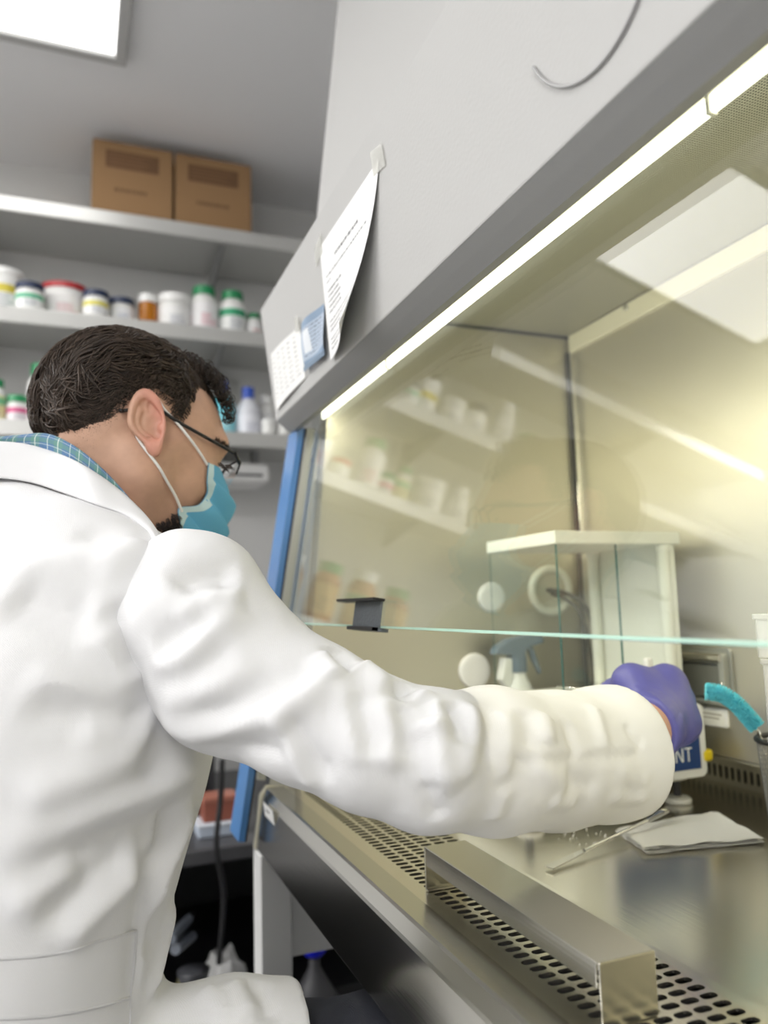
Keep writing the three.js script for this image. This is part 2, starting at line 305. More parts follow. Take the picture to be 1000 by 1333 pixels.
// ---------------------------------------------------------------- the safety cabinet
const CX0 = -0.42, CX1 = 1.20, IX1 = 1.15, IX0 = -0.37, ZB = 0.838, PAN = EYE - 0.285, LEDGE = EYE - 0.266;
const TILT = 9.2 * Math.PI / 180, SASH_N = V(0, Math.sin(TILT), -Math.cos(TILT)), SASH_U = V(0, Math.cos(TILT), Math.sin(TILT)), SASH_O = V(0, EYE - 0.0225, 0.30);
const E = (pts) => pts.map(([z, y]) => [z, y + EYE]);
const cab = thing('safety_cabinet', 'big biosafety cabinet with grey painted hood, tilted glass sash and stainless interior', 'cabinet', V(0, 0, 0));
// a box lying in the sash's own directions: x along the cabinet, a up the glass, n out towards the room
function sashBox(x0, x1, a0, a1, n0, n1) {
  const g = boxUV(new THREE.BoxGeometry(x1 - x0, a1 - a0, n1 - n0).translate((x0 + x1) / 2, (a0 + a1) / 2, -(n0 + n1) / 2));
  return g.applyMatrix4(new THREE.Matrix4().makeBasis(V(1, 0, 0), SASH_U, SASH_N.clone().negate()).setPosition(SASH_O));
}
mesh('upper_housing', profileX(E([[0.352, 0.50], [0.430, 1.18], [0.96, 1.18], [0.96, 0.50]]), CX0, CX1), M.paint, cab);
{
  // hood: front panel leaning out over the work opening, bent under along a sharp lower edge
  mesh('control_panel', profileX(E([[0.2715, 0.483], [0.2953, 0.3010], [0.2960, 0.2995], [0.2975, 0.2990], [0.318, 0.31], [0.36, 0.48], [0.375, 0.545]]), CX0, CX1), M.paint, cab);
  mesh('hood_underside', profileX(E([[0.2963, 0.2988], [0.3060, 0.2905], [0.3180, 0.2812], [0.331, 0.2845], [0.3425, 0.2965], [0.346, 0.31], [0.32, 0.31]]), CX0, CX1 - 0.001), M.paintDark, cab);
}
// lamp behind the hood lip, in three lengths with small clips
{
  const ends = [CX0 + 0.06, 0.335, 0.87, IX1 - 0.002];
  for (let k = 0; k < 3; k++) {
    const lens = mesh('lamp_lens', box(ends[k] + 0.001, ends[k + 1] - 0.001, EYE + 0.2935, EYE + 0.3055, 0.3555, 0.3605, 0.002), std({ color: 0xffffff, roughness: 0.4, emissive: new THREE.Color(1, 1, 0.86), emissiveIntensity: CABINET_GLOW }), cab);
    mesh('lens_clip', box(ends[k] - 0.0015, ends[k] + 0.0015, EYE + 0.2928, EYE + 0.3062, 0.3545, 0.3615, 0.0005), M.cream, lens);
  }
  mesh('lamp_housing', box(CX0 + 0.04, IX1, EYE + 0.3065, EYE + 0.335, 0.352, 0.3625), M.cream, cab);
  const l = new THREE.RectAreaLight(LAMP_GREEN, CABINET_LIGHT, 1.48, 0.006); l.name = 'cabinet_lamp';
  l.position.set(0.39, EYE + 0.2995, 0.3635); l.lookAt(0.39, EYE + 0.02, 0.84); cab.add(l);
}
// perforated air diffuser overhead, walls and trim of the work space
mesh('air_diffuser', box(CX0, CX1, EYE + 0.479, EYE + 0.499, 0.375, 0.86), M.perf, cab);
mesh('rear_wall', box(CX0, CX1 - 0.03, EYE - 0.222, EYE + 0.479, ZB, ZB + 0.02), M.steelSatin, cab);
mesh('wall_trim', box(IX0, IX1 - 0.008, EYE + 0.445, EYE + 0.4775, ZB - 0.011, ZB - 0.0005, 0.002), M.cream, cab);
for (const x of [0.98, 0.62, 0.26]) mesh('screw', new THREE.SphereGeometry(0.006, 12, 8).scale(1, 1, 0.5).translate(x, EYE + 0.470, ZB - 0.012), M.steelBright, cab);
const endWall = profileX(E([[0.312, -0.30], [0.366, 0.30], [0.375, 0.479], [0.95, 0.479], [0.95, -0.30]]), IX1, CX1 - 0.012);
mesh('end_wall', endWall, M.steelSatin, cab);
mesh('end_wall', profileX(E([[0.312, -0.30], [0.366, 0.30], [0.375, 0.479], [0.95, 0.479], [0.95, -0.30]]), CX0 + 0.012, IX0), M.steelSatin, cab);
mesh('corner_gap', box(IX1 - 0.010, IX1 + 0.001, EYE - 0.222, EYE + 0.447, ZB - 0.013, ZB - 0.010), M.darkGrey, cab);
mesh('end_gap', box(IX1 - 0.003, IX1 + 0.001, EYE + 0.474, EYE + 0.479, 0.38, ZB), M.darkGrey, cab);
mesh('corner_bead', box(IX1 - 0.009, IX1 + 0.001, EYE - 0.222, EYE + 0.447, ZB - 0.010, ZB + 0.001, 0.003), M.steelBright, cab);
mesh('outer_side', profileX(E([[0.262, -0.352], [0.312, -0.02], [0.37, 0.32], [0.37, 0.52], [0.96, 0.52], [0.96, -0.352]]), CX1 - 0.012, CX1 + 0.002), M.paint, cab);
// blue side frame of the sash, gasket and guide rail
mesh('side_frame', sashBox(1.186, 1.252, -0.325, 0.312, 0.0115, 0.021), phy({ color: new THREE.Color(0.09, 0.26, 0.58), roughness: 0.3, clearcoat: 0.4, clearcoatRoughness: 0.2 }), cab);
mesh('gasket', sashBox(1.186, 1.2, -0.325, 0.312, 0.0085, 0.0115), M.rubber, cab);
mesh('guide_rail', sashBox(1.178, 1.2, -0.235, 0.312, -0.004, 0.0085), std({ color: new THREE.Color(0.50, 0.50, 0.46), roughness: 0.45, metalness: 0.5 }), cab);
// the sliding sash: two faces of one pane and the polished lower edge
{
  const faces = [];
  for (const n of [-0.003, 0.003]) {
    const g = new THREE.PlaneGeometry(IX1 + 0.028 - CX0, 0.345).translate((IX1 + 0.028 + CX0) / 2, 0.1725, n);
    faces.push(g.applyMatrix4(new THREE.Matrix4().makeBasis(V(1, 0, 0), SASH_U, V(1, 0, 0).cross(SASH_U)).setPosition(SASH_O)));
  }
  const s = mesh('sash_pane', faces, M.glass, cab);
  mesh('polished_edge', sashBox(CX0, 1.178, -0.0022, 0, -0.003, 0.003), M.glassEdge, s);
  // dark clip on the lower edge
  const c = mesh('sash_clip', [sashBox(0.763, 0.845, -0.002, 0.0255, 0.0035, 0.006), sashBox(0.763, 0.845, -0.006, -0.0025, -0.006, 0.012)], std({ color: new THREE.Color(0.13, 0.145, 0.165), roughness: 0.55, bumpMap: speckle, bumpScale: 0.001 }), s);
  mesh('clip_lip', [sashBox(0.759, 0.885, 0.0255, 0.0285, 0.0035, 0.016), sashBox(0.763, 0.845, -0.0058, -0.002, 0.006, 0.0125)], M.black, c);
}
// fascia with bevelled edge, flat ledge
const fascia = mesh('fascia', profileX(E([[0.2975, -0.2695], [0.2950, -0.2665], [0.2710, -0.2655], [0.2680, -0.2670], [0.2620, -0.2780], [0.2610, -0.2815], [0.2520, -0.3490], [0.2535, -0.3515], [0.272, -0.3525], [0.280, -0.300], [0.2975, -0.290]]), CX0, CX1 - 0.022), M.steelMirror, cab);
mesh('end_cap', profileX(E([[0.3000, -0.2690], [0.2690, -0.2640], [0.2590, -0.2770], [0.2500, -0.3515], [0.28, -0.3535], [0.31, -0.295]]), CX1 - 0.022, CX1 - 0.010), M.cream, cab);
{
  const t = drawn(128, 128, (c, w, h) => { c.fillStyle = '#f4f4f2'; c.fillRect(0, 0, w, h); c.fillStyle = '#555'; c.fillRect(w * 0.2, h * 0.26, w * 0.42, h * 0.05); c.fillRect(w * 0.2, h * 0.34, w * 0.28, h * 0.05); c.fillStyle = '#999'; c.fillRect(w * 0.55, h * 0.72, w * 0.2, h * 0.05); });
  const g = new THREE.PlaneGeometry(0.060, 0.031); g.rotateY(Math.PI); g.rotateX(-0.133); g.translate(1.118, EYE - 0.2925, 0.2582);
  mesh('sticker', g, std({ map: t, roughness: 0.5 }), fascia);
}
// perforated intake grille: every slot is a real opening
function slotCell(w, d, sw, sd, thick) {
  const s = new THREE.Shape([[-w / 2, -d / 2], [w / 2, -d / 2], [w / 2, d / 2], [-w / 2, d / 2]].map(([a, b]) => new THREE.Vector2(a, b)));
  s.holes.push(new THREE.Path(rrect(sw, sd, Math.min(sw, sd) / 2.02, 3).map(([a, b]) => new THREE.Vector2(a, b))));
  return new THREE.ExtrudeGeometry(s, { depth: thick, bevelEnabled: false });
}
{
  const px = 0.0118, pz = 0.0165, cell = slotCell(px, pz, 0.0072, 0.0138, 0.002); cell.rotateX(Math.PI / 2);
  const cells = [], base = plain(cell), n = Math.floor((CX1 - 0.022 - CX0) / px);
  for (let i = 0; i < n; i++) for (let j = 0; j < 6; j++) cells.push(base.clone().translate(CX1 - 0.03 - px * (i + 0.5), EYE - 0.2705, 0.3225 + pz * j));
  const g = boxUV(mergeGeometries(cells));
  const front = mesh('intake_grille', [g, box(CX0, CX1 - 0.022, EYE - 0.2725, EYE - 0.2705, 0.296, 0.3225 - pz / 2), box(CX1 - 0.031, CX1 - 0.022, EYE - 0.2725, EYE - 0.2705, 0.314, 0.4135)], M.steelTop, cab);
  mesh('plenum', [box(CX0, CX1 - 0.02, EYE - 0.349, EYE - 0.345, 0.272, 0.95), box(CX0, CX1 - 0.02, EYE - 0.345, EYE - 0.29, 0.425, 0.430)], M.darkGrey, cab);
  const rear = slotCell(0.0118, 0.029, 0.0058, 0.019, 0.0015), rc = [], rb = plain(rear), m = Math.floor((IX1 - IX0) / 0.0118);
  for (let i = 0; i < m; i++) rc.push(rb.clone().translate(IX1 - 0.004 - 0.0118 * (i + 0.5), EYE - 0.2675, 0.922));
  mesh('rear_grille', [boxUV(mergeGeometries(rc)), box(IX0, IX1, EYE - 0.253, EYE - 0.226, 0.922, 0.9235), box(IX0, IX1, EYE - 0.288, EYE - 0.282, 0.922, 0.9235)], M.steelSatin, cab);
  mesh('recess_top', box(CX0, IX1, EYE - 0.2265, EYE - 0.2235, ZB + 0.001, 0.93), M.steelSatin, cab);
  mesh('rear_channel', box(CX0, IX1, EYE - 0.30, EYE - 0.21, 0.945, 0.955), M.black, cab);
}
// the stainless work surface, stepping down gently from the grille
mesh('work_surface', profileX(E([[0.4130, -0.2705], [0.4240, -0.2710], [0.4380, -0.2840], [0.4440, -0.2850], [0.9240, -0.2850], [0.9240, -0.2880], [0.43, -0.2880], [0.4130, -0.2730]]), CX0, IX1), M.steelTop, cab);
// stand: two front legs, rear legs and the end rail
for (const [x, z] of [[CX1 - 0.05, 0.252], [CX1 - 0.05, 0.80], [CX0, 0.252], [CX0, 0.80]]) mesh('leg', box(x, x + 0.05, 0.012, EYE - 0.3535, z, z + 0.046, 0.003), M.white, cab);
for (const x of [CX1 - 0.035, CX0 + 0.012]) mesh('end_rail', box(x, x + 0.02, EYE - 0.505, EYE - 0.353, 0.30, 0.80, 0.002), M.white, cab);
for (const [x, z] of [[CX1 - 0.025, 0.275], [CX1 - 0.025, 0.823], [CX0 + 0.025, 0.275], [CX0 + 0.025, 0.823]]) mesh('levelling_foot', lathe([[0, 0], [0.022, 0], [0.022, 0.006], [0.008, 0.012], [0.008, 0.018], [0, 0.018]], 20).translate(x, 0, z), M.rubber, cab);
// wire loop lying on the control panel
{
  const o = V(0, EYE + 0.483, 0.2715), pv = V(0, -0.185, 0.0245).normalize(), nrm = V(0, -0.131, -0.991).normalize(), P = (x, y) => o.clone().setX(x).addScaledVector(pv, (0.483 - y) / 0.9914).addScaledVector(nrm, 0.002);
  const pts = []; for (let k = 0; k <= 24; k++) { const a = lerp(175, 338, k / 24) * Math.PI / 180; pts.push(P(0.355 + 0.065 * Math.cos(a), 0.388 + 0.065 * Math.sin(a))); }
  single('wire_loop', capped(pts, 0.0012, 60, 6), std({ color: new THREE.Color(0.42, 0.42, 0.42), roughness: 0.5 }), 'thin grey wire loop curving over the upper hood panel', 'wire');
}

// ---------------------------------------------------------------- papers on the hood
function panelPoint(x, y, lift = 0) {          // y is relative to the eye
  const t = (0.483 - y) / 0.185;
  return V(x, EYE + y, lerp(0.2715, 0.2960, t)).addScaledVector(V(0, -0.131, -0.991), 0.0012 + lift);
}
function sheet(corner, curl, nu, nv) {         // grid from four panel corners [TL, TR, BL, BR] and a lift function
  const g = new THREE.PlaneGeometry(1, 1, nu, nv), p = g.attributes.position, uv = g.attributes.uv;
  for (let i = 0; i < p.count; i++) {
    const u = uv.getX(i), v = 1 - uv.getY(i), [tl, tr, bl, br] = corner;
    const x = lerp(lerp(tl[0], tr[0], u), lerp(bl[0], br[0], u), v), y = lerp(lerp(tl[1], tr[1], u), lerp(bl[1], br[1], u), v);
    p.setXYZ(i, ...panelPoint(x, y, curl(u, v)).toArray());
  }
  g.computeVertexNormals(); return g;
}
const typed = (w, h, draw) => std({ map: drawn(w, h, draw), roughness: 0.85, side: THREE.DoubleSide });
const scribble = (c, x, y, w, h, r) => { while (w > 8) { const q = Math.min(w, 6 + r() * 26); c.fillRect(x, y + r() * 1.2, q, h); x += q + 9; w -= q + 9; } };
{
  const r = rng(51), t = thing('notice_sheet', 'large typed white paper taped to the hood, its lower corner curling off', 'paper', V(0, 0, 0));
  const m = typed(768, 640, (c, w, h) => {
    c.fillStyle = '#f6f6f6'; c.fillRect(0, 0, w, h); c.fillStyle = '#3d3d42';
    c.globalAlpha = 1; scribble(c, w * 0.27, h * 0.20, w * 0.44, 15, r); c.globalAlpha = 0.9;
    scribble(c, w * 0.08, h * 0.30, w * 0.82, 9, r); scribble(c, w * 0.08, h * 0.35, w * 0.10, 9, r);
    c.globalAlpha = 0.85; for (let k = 0; k < 5; k++) { c.fillRect(w * 0.09, h * (0.43 + k * 0.045), 10, 12); scribble(c, w * 0.12, h * (0.43 + k * 0.045), w * (0.22 + 0.1 * r()), 12, r); }
    c.globalAlpha = 0.85; for (let k = 0; k < 3; k++) scribble(c, w * 0.08, h * (0.69 + k * 0.04), w * (k === 2 ? 0.35 : 0.8), 9, r);
    for (let k = 0; k < 3; k++) scribble(c, w * 0.08, h * (0.84 + k * 0.04), w * (k === 2 ? 0.28 : 0.8), 9, r);
  });
  mesh('page', sheet([[0.882, 0.446], [0.676, 0.446], [0.893, 0.306], [0.757, 0.306]], (u, v) => 0.034 * Math.pow(u, 1.6) * v * v + 0.004 * v, 24, 20), m, t);
  const tape = phy({ color: new THREE.Color(0.9, 0.9, 0.86), roughness: 0.25, transmission: 0.55, thickness: 0 });
  mesh('tape', sheet([[0.694, 0.462], [0.664, 0.455], [0.694, 0.436], [0.664, 0.432]], () => 0.0008, 2, 2), tape, t);
  mesh('tape', sheet([[0.900, 0.452], [0.868, 0.460], [0.905, 0.430], [0.873, 0.436]], () => 0.0008, 2, 2), tape, t);
}
{
  const r = rng(52), m = typed(256, 256, (c, w, h) => {
    c.fillStyle = '#b9c6d6'; c.fillRect(0, 0, w, h); c.fillStyle = '#8fa3bb'; c.fillRect(0, 0, w, h * 0.16); c.fillRect(0, h * 0.86, w, h * 0.14);
    c.fillStyle = '#55627a'; for (let k = 0; k < 8; k++) scribble(c, w * 0.08, h * (0.2 + k * 0.08), w * 0.8, 5, r); c.fillStyle = '#e9edf2'; c.fillRect(w * 0.1, h * 0.22, w * 0.25, h * 0.5);
  });
  const t = thing('info_card', 'small bluish printed card stuck on the hood between two white papers', 'card', V(0, 0, 0));
  mesh('card_face', sheet([[0.985, 0.385], [0.893, 0.379], [0.998, 0.327], [0.905, 0.322]], (u, v) => 0.004 + 0.003 * Math.sin(u * 5 + v * 3), 10, 8), m, t);
  mesh('pocket_edge', sheet([[0.998, 0.329], [0.903, 0.324], [1.001, 0.322], [0.906, 0.317]], () => 0.006, 4, 2), std({ color: new THREE.Color(0.22, 0.30, 0.40), roughness: 0.4, side: THREE.DoubleSide }), t);
}
{
  const r = rng(53), m = typed(384, 320, (c, w, h) => {
    c.fillStyle = '#f0f0ee'; c.fillRect(0, 0, w, h); c.globalAlpha = 0.45; c.fillStyle = '#55565c';
    for (let k = 0; k < 9; k++) for (let q = 0; q < 5; q++) scribble(c, w * (0.06 + q * 0.18), h * (0.10 + k * 0.09), w * 0.11, 8, r);
  });
  const t = thing('chart_sheet', 'white tabular paper at the far end of the hood, left of the bluish card', 'paper', V(0, 0, 0));
  mesh('page', sheet([[1.165, 0.399], [1.005, 0.389], [1.178, 0.312], [1.012, 0.318]], (u, v) => 0.002 + 0.002 * Math.sin(u * 4), 10, 8), m, t);
  mesh('tape', sheet([[1.02, 0.405], [1.0, 0.402], [1.02, 0.385], [1.0, 0.383]], () => 0.003, 2, 2), phy({ color: new THREE.Color(0.9, 0.9, 0.86), roughness: 0.25, transmission: 0.55, thickness: 0 }), t);
}

// ---------------------------------------------------------------- things inside the cabinet
// arm rest bridging the intake grille
{
  const x0 = 0.4375, x1 = 0.706, z0 = 0.3125, z1 = 0.357, y0 = EYE - 0.2705, y1 = EYE - 0.230, t0 = 0.0016;
  const t = thing('arm_rest', 'bent stainless steel arm rest standing across the front intake grille', 'arm rest', V((x0 + x1) / 2, y0, (z0 + z1) / 2));
  const hx = (x1 - x0) / 2, hz = (z1 - z0) / 2, h = y1 - y0;
  mesh('top_plate', box(-hx, hx, h - 0.0022, h, -hz, hz, 0.001), M.steel, t);
  mesh('side_flange', box(-hx + 0.004, hx - 0.004, h - 0.017, h - 0.0005, -hz, -hz + t0, 0.0007), M.steel, t);
  mesh('side_flange', box(-hx + 0.004, hx - 0.004, h - 0.017, h - 0.0005, hz - t0, hz, 0.0007), M.steel, t);
  for (const s of [-1, 1]) mesh('end_leg', [box(s * hx - (s > 0 ? t0 : 0), s * hx + (s > 0 ? 0 : t0), 0.0005, h - 0.0008, -hz, hz, 0.0007), box(s * hx - (s > 0 ? 0.006 : -0.0005), s * hx + (s > 0 ? -0.0005 : 0.006), 0.0004, 0.0022, -hz, hz, 0.0006)], M.steel, t);
}
// analytical balance
{
  const X0 = 0.869, X1 = 1.052, Z0 = 0.590, Z1 = 0.795, yT = EYE + 0.0915, yB = PAN;
  const t = thing('analytical_balance', 'ivory laboratory balance with glass draft shield beside the gloved hand', 'balance', V(X0, yB, Z0));
  const o = (g) => g.translate(-X0, -yB, -Z0), bx = (a, b, c, d, e, f, r) => o(box(a, b, c, d, e, f, r));
  const top = mesh('top_cover', bx(X0 - 0.002, X1, yT - 0.018, yT, Z0 - 0.002, Z1 + 0.004, 0.002), M.ivory, t);
  mesh('base', [bx(X0 + 0.006, X1 - 0.003, yB + 0.03, yB + 0.150, Z0 + 0.005, Z1 + 0.004, 0.012), bx(X0 + 0.012, X1 - 0.012, yB + 0.028, yB + 0.085, Z0 - 0.075, Z0 + 0.02, 0.010)], M.ivory, t);
  mesh('rear_column', bx(X0 + 0.006, X1 - 0.006, yB + 0.14, yT - 0.017, Z1 - 0.010, Z1, 0.002), M.ivory, t);
  for (const x of [X0 + 0.010, X1 - 0.010]) {
    const p = mesh('pillar', o(rod(V(x, yB + 0.14, Z1 - 0.018), V(x, yT - 0.026, Z1 - 0.018), 0.0085, 0.0085, 20)), M.ivory, t);
    mesh('pillar_cap', o(rod(V(x, yT - 0.027, Z1 - 0.018), V(x, yT - 0.017, Z1 - 0.018), 0.0112, 0.0112, 20)), M.ivory, p);
  }
  const gl = (x0, x1, z0, z1, y0 = yB + 0.152, y1 = yT - 0.018) => bx(x0, x1, y0, y1, z0, z1);
  const edge = phy({ color: new THREE.Color(0.04, 0.13, 0.12), roughness: 0.2 });
  const pane = (name, g, edges) => { const p = mesh(name, g, M.glass, t); mesh('pane_edge', edges, edge, p); };
  const flat = (w, h, place) => { const g = new THREE.PlaneGeometry(w, h); place(g); return o(g); };
  const hh = yT - 0.018 - (yB + 0.152), yc = (yT - 0.018 + yB + 0.152) / 2;
  pane('side_door', [flat(Z1 - Z0 - 0.012, hh, (g) => g.rotateY(-Math.PI / 2).translate(X0 + 0.002, yc, (Z0 + Z1 - 0.012) / 2))], [gl(X0, X0 + 0.003, Z0 + 0.098, Z0 + 0.0990), gl(X0, X0 + 0.0025, Z0 + 0.001, Z0 + 0.0021)]);
  pane('front_pane', [flat(X1 - X0 - 0.008, hh, (g) => g.rotateY(Math.PI).translate((X0 + X1) / 2, yc, Z0 + 0.004))], [gl(X0 + 0.004, X1 - 0.004, Z0 + 0.003, Z0 + 0.005, yB + 0.152, yB + 0.154)]);
  pane('far_door', [flat(Z1 - Z0 - 0.012, hh, (g) => g.rotateY(-Math.PI / 2).translate(X1 - 0.004, yc, (Z0 + Z1 - 0.012) / 2))], [gl(X1 - 0.0042, X1 - 0.0036, Z0 + 0.001, Z0 + 0.0018)]);
  mesh('door_knob', bx(X0 - 0.010, X0 + 0.001, yB + 0.172, yB + 0.203, 0.719, 0.731, 0.004), M.plasticWhite, t);
  mesh('weighing_pan', o(lathe([[0, 0.012], [0.04, 0.012], [0.042, 0.010], [0.040, 0.008], [0.01, 0.007], [0.006, 0], [0, 0]], 32).translate(0.96, yB + 0.150, 0.69)), M.steelBright, t);
  // badge on the near side: white rounded surround, blue field, the end of a word
  const badge = mesh('badge_surround', o(slab(rrect(0.170, 0.098, 0.010, 5), 0.010, V(X0 + 0.004, yB + 0.089, 0.722), V(0, 0, 1), V(0, 1, 0), 0.002).translate(-0.008, 0, 0)), M.plasticWhite, t);
  const bm = std({ map: drawn(512, 256, (c, w, h) => { c.fillStyle = '#1f3f78'; c.fillRect(0, 0, w, h); c.fillStyle = '#f2f4f6'; c.font = '86px sans-serif'; c.textAlign = 'right'; c.fillText('NT', w * 0.905, h * 0.86); }), roughness: 0.35 });
  const bg = new THREE.PlaneGeometry(0.150, 0.076); bg.rotateY(-Math.PI / 2); bg.translate(X0 - 0.0150, yB + 0.090, 0.720);
  mesh('badge_field', o(bg), bm, badge);
  for (const [x, z] of [[X0 + 0.022, 0.783], [X1 - 0.02, 0.783], [X0 + 0.012, 0.536], [X1 - 0.02, 0.536]]) {
    const f = mesh('foot', o(lathe([[0, 0], [0.017, 0], [0.019, 0.003], [0.019, 0.006], [0.016, 0.009], [0, 0.010]], 28).translate(x, yB, z)), M.plasticWhite, t);
    mesh('stem', o(rod(V(x, yB + 0.009, z), V(x, yB + 0.042, z), 0.005, 0.005, 14)), M.darkGrey, f);
  }
}
// round plugs and cable port on the end wall
function wallDisc(y, z, r, label) {
  const t = thing('wall_plug', label, 'plug', V(IX1, EYE + y, z));
  const g = lathe([[0, 0.007], [r * 0.7, 0.0068], [r * 0.92, 0.0055], [r, 0.003], [r, 0]], 40); g.rotateZ(Math.PI / 2);
  mesh('cap', g, M.plasticWhite, t);
  const q = lathe([[r * 0.5, 0.0072], [r * 0.55, 0.0078], [r * 0.6, 0.0072]], 40); q.rotateZ(Math.PI / 2); mesh('raised_ring', q, M.plasticWhite, t);
}
wallDisc(0.007, 0.648, 0.0255, 'upper round white plug on the far steel end wall');
wallDisc(-0.112, 0.610, 0.0285, 'lower round white plug on the end wall, below the sash edge');
{
  const t = thing('cable_port', 'round white cable port ring on the end wall seen through the balance glass', 'cable port', V(IX1, EYE + 0.016, 0.765));
  const g = lathe([[0.031, 0], [0.031, 0.006], [0.034, 0.009], [0.041, 0.009], [0.044, 0.005], [0.044, 0]], 48); g.rotateZ(Math.PI / 2); mesh('ring', g, M.ivory, t);
  const d = lathe([[0, 0.002], [0.032, 0.002]], 40); d.rotateZ(Math.PI / 2); mesh('membrane', d, std({ color: new THREE.Color(0.62, 0.61, 0.52), roughness: 0.4 }), t);
  const cm = std({ color: new THREE.Color(0.09, 0.085, 0.08), roughness: 0.5 });
  single('power_cord', capped([V(1.152, EYE + 0.018, 0.757), V(1.125, EYE + 0.012, 0.775), V(1.10, EYE - 0.012, 0.800), V(1.09, EYE - 0.09, 0.815), V(1.085, EYE - 0.20, 0.812), V(1.082, PAN + 0.006, 0.84), V(1.06, PAN + 0.005, 0.89)], 0.0038, 60, 8), cm, 'upper dark cord leaving the round port and dropping behind the balance', 'cord');
  single('power_cord', capped([V(1.152, EYE + 0.012, 0.765), V(1.128, EYE + 0.002, 0.780), V(1.105, EYE - 0.030, 0.795), V(1.10, EYE - 0.10, 0.806), V(1.10, EYE - 0.22, 0.81), V(1.10, PAN + 0.012, 0.83)], 0.0032, 60, 8), cm, 'lower dark cord hanging from the round port beside the corner', 'cord');
}
// spray bottle
{
  const t = thing('spray_bottle', 'white spray bottle with a blue grey trigger head behind the sleeve', 'spray bottle', V(1.10, PAN, 0.661));
  mesh('body', lathe([[0, 0], [0.031, 0], [0.034, 0.004], [0.035, 0.08], [0.033, 0.115], [0.026, 0.142], [0.018, 0.158], [0.0145, 0.166], [0.0145, 0.178], [0, 0.178]], 36), M.plasticWhite, t);
  const hd = std({ color: new THREE.Color(0.13, 0.18, 0.24), roughness: 0.45 });
  const hp = mesh('trigger_head', [slab([[-0.044, 0.006], [-0.040, 0.016], [-0.020, 0.028], [0.010, 0.034], [0.046, 0.036], [0.048, 0.020], [0.030, 0.016], [0.014, 0.010], [0.010, -0.022], [-0.010, -0.022], [-0.014, 0.002]], 0.024, V(0.012, 0.196, 0), V(0, 0, 1), V(0, 1, 0), 0.004), rod(V(0, 0.172, 0), V(0, 0.196, 0), 0.0165, 0.0165, 24)], hd, t);
  mesh('trigger', slab([[0.020, 0.014], [0.030, 0.014], [0.036, -0.004], [0.044, -0.026], [0.040, -0.030], [0.030, -0.012]], 0.010, V(0.005, 0.196, 0), V(0, 0, 1), V(0, 1, 0), 0.002), hd, hp);
  mesh('handle_shroud', slab([[-0.026, 0.0], [-0.012, -0.002], [-0.014, -0.040], [-0.022, -0.050], [-0.034, -0.034]], 0.020, V(0.010, 0.196, 0), V(0, 0, 1), V(0, 1, 0), 0.003), M.plasticWhite, hp);
  const lt = drawn(64, 256, (c, w, h) => { c.fillStyle = '#e6e6e0'; c.fillRect(0, 0, w, h); c.fillStyle = '#444a50'; for (let k = 0; k < 7; k++) c.fillRect(w * 0.30, h * (0.1 + k * 0.12), w * 0.42, h * 0.075); });
  const lg = new THREE.CylinderGeometry(0.0345, 0.0356, 0.075, 24, 1, true, Math.PI * 1.4, 0.5).translate(0, 0.055, 0); mesh('label', lg, std({ map: lt, roughness: 0.5 }), t);
}
// socket cover on the back wall
{
  const t = thing('socket_cover', 'grey metal hinged socket cover on the back wall right of the balance', 'socket', V(0.878, EYE - 0.115, ZB));
  const gm = std({ color: new THREE.Color(0.42, 0.43, 0.40), roughness: 0.4, metalness: 0.6 });
  mesh('plate', slab(rrect(0.104, 0.084, 0.006), 0.004, V(0, 0, 0), V(-1, 0, 0), V(0, 1, 0), 0.001), gm, t);
  mesh('frame', slab(rrect(0.096, 0.072, 0.005), 0.012, V(0, 0, -0.003), V(-1, 0, 0), V(0, 1, 0), 0.002, [rrect(0.076, 0.050, 0.003, 3, 0, -0.004)]), gm, t);
  mesh('hinge', rod(V(-0.046, 0.029, -0.016), V(0.046, 0.029, -0.016), 0.0058, 0.0058, 16), M.steelBright, t);
  mesh('lid', slab(rrect(0.072, 0.046, 0.003), 0.004, V(0, -0.004, -0.006), V(-1, 0, 0), V(0, 1, 0), 0.001), std({ color: new THREE.Color(0.22, 0.225, 0.205), roughness: 0.5, metalness: 0.5 }), t);
  mesh('screw', new THREE.SphereGeometry(0.003, 10, 8).translate(-0.044, -0.006, -0.015), M.steelBright, t);
}
{
  const t = thing('wall_label', 'small white label plate low on the back wall under the socket cover', 'label', V(0.872, EYE - 0.170, ZB));
  mesh('plate', slab(rrect(0.060, 0.026, 0.003), 0.003, V(0, 0, 0), V(-1, 0.03, 0).normalize(), V(0, 1, 0), 0.0008), M.white, t);
  const g = new THREE.PlaneGeometry(0.054, 0.021); g.rotateY(Math.PI); g.translate(0, 0, -0.0036);
  mesh('print', g, std({ map: drawn(256, 96, (c, w, h) => { c.fillStyle = '#e9e9e4'; c.fillRect(0, 0, w, h); c.fillStyle = '#a9a49a'; c.fillRect(10, 22, w - 40, 12); c.fillRect(10, 48, w - 60, 10); }), roughness: 0.6 }), t);
}
// yellow plug and grey lead on the work surface behind the balance
{
  const t = thing('yellow_plug', 'small yellow plug lying behind the balance badge', 'plug', V(0.870, PAN + 0.066, 0.812));
  mesh('plug_body', box(-0.017, 0.017, -0.007, 0.009, -0.012, 0.006, 0.005), solid(232, 205, 22, 0.4), t);
  mesh('lead', capped([V(0.015, 0.002, 0), V(0.03, 0.02, -0.004), V(0.02, 0.04, -0.004), V(0.055, 0.052, -0.006), V(0.09, 0.02, -0.006), V(0.10, -0.04, -0.006)], 0.0028, 40, 8), M.darkGrey, t);
}
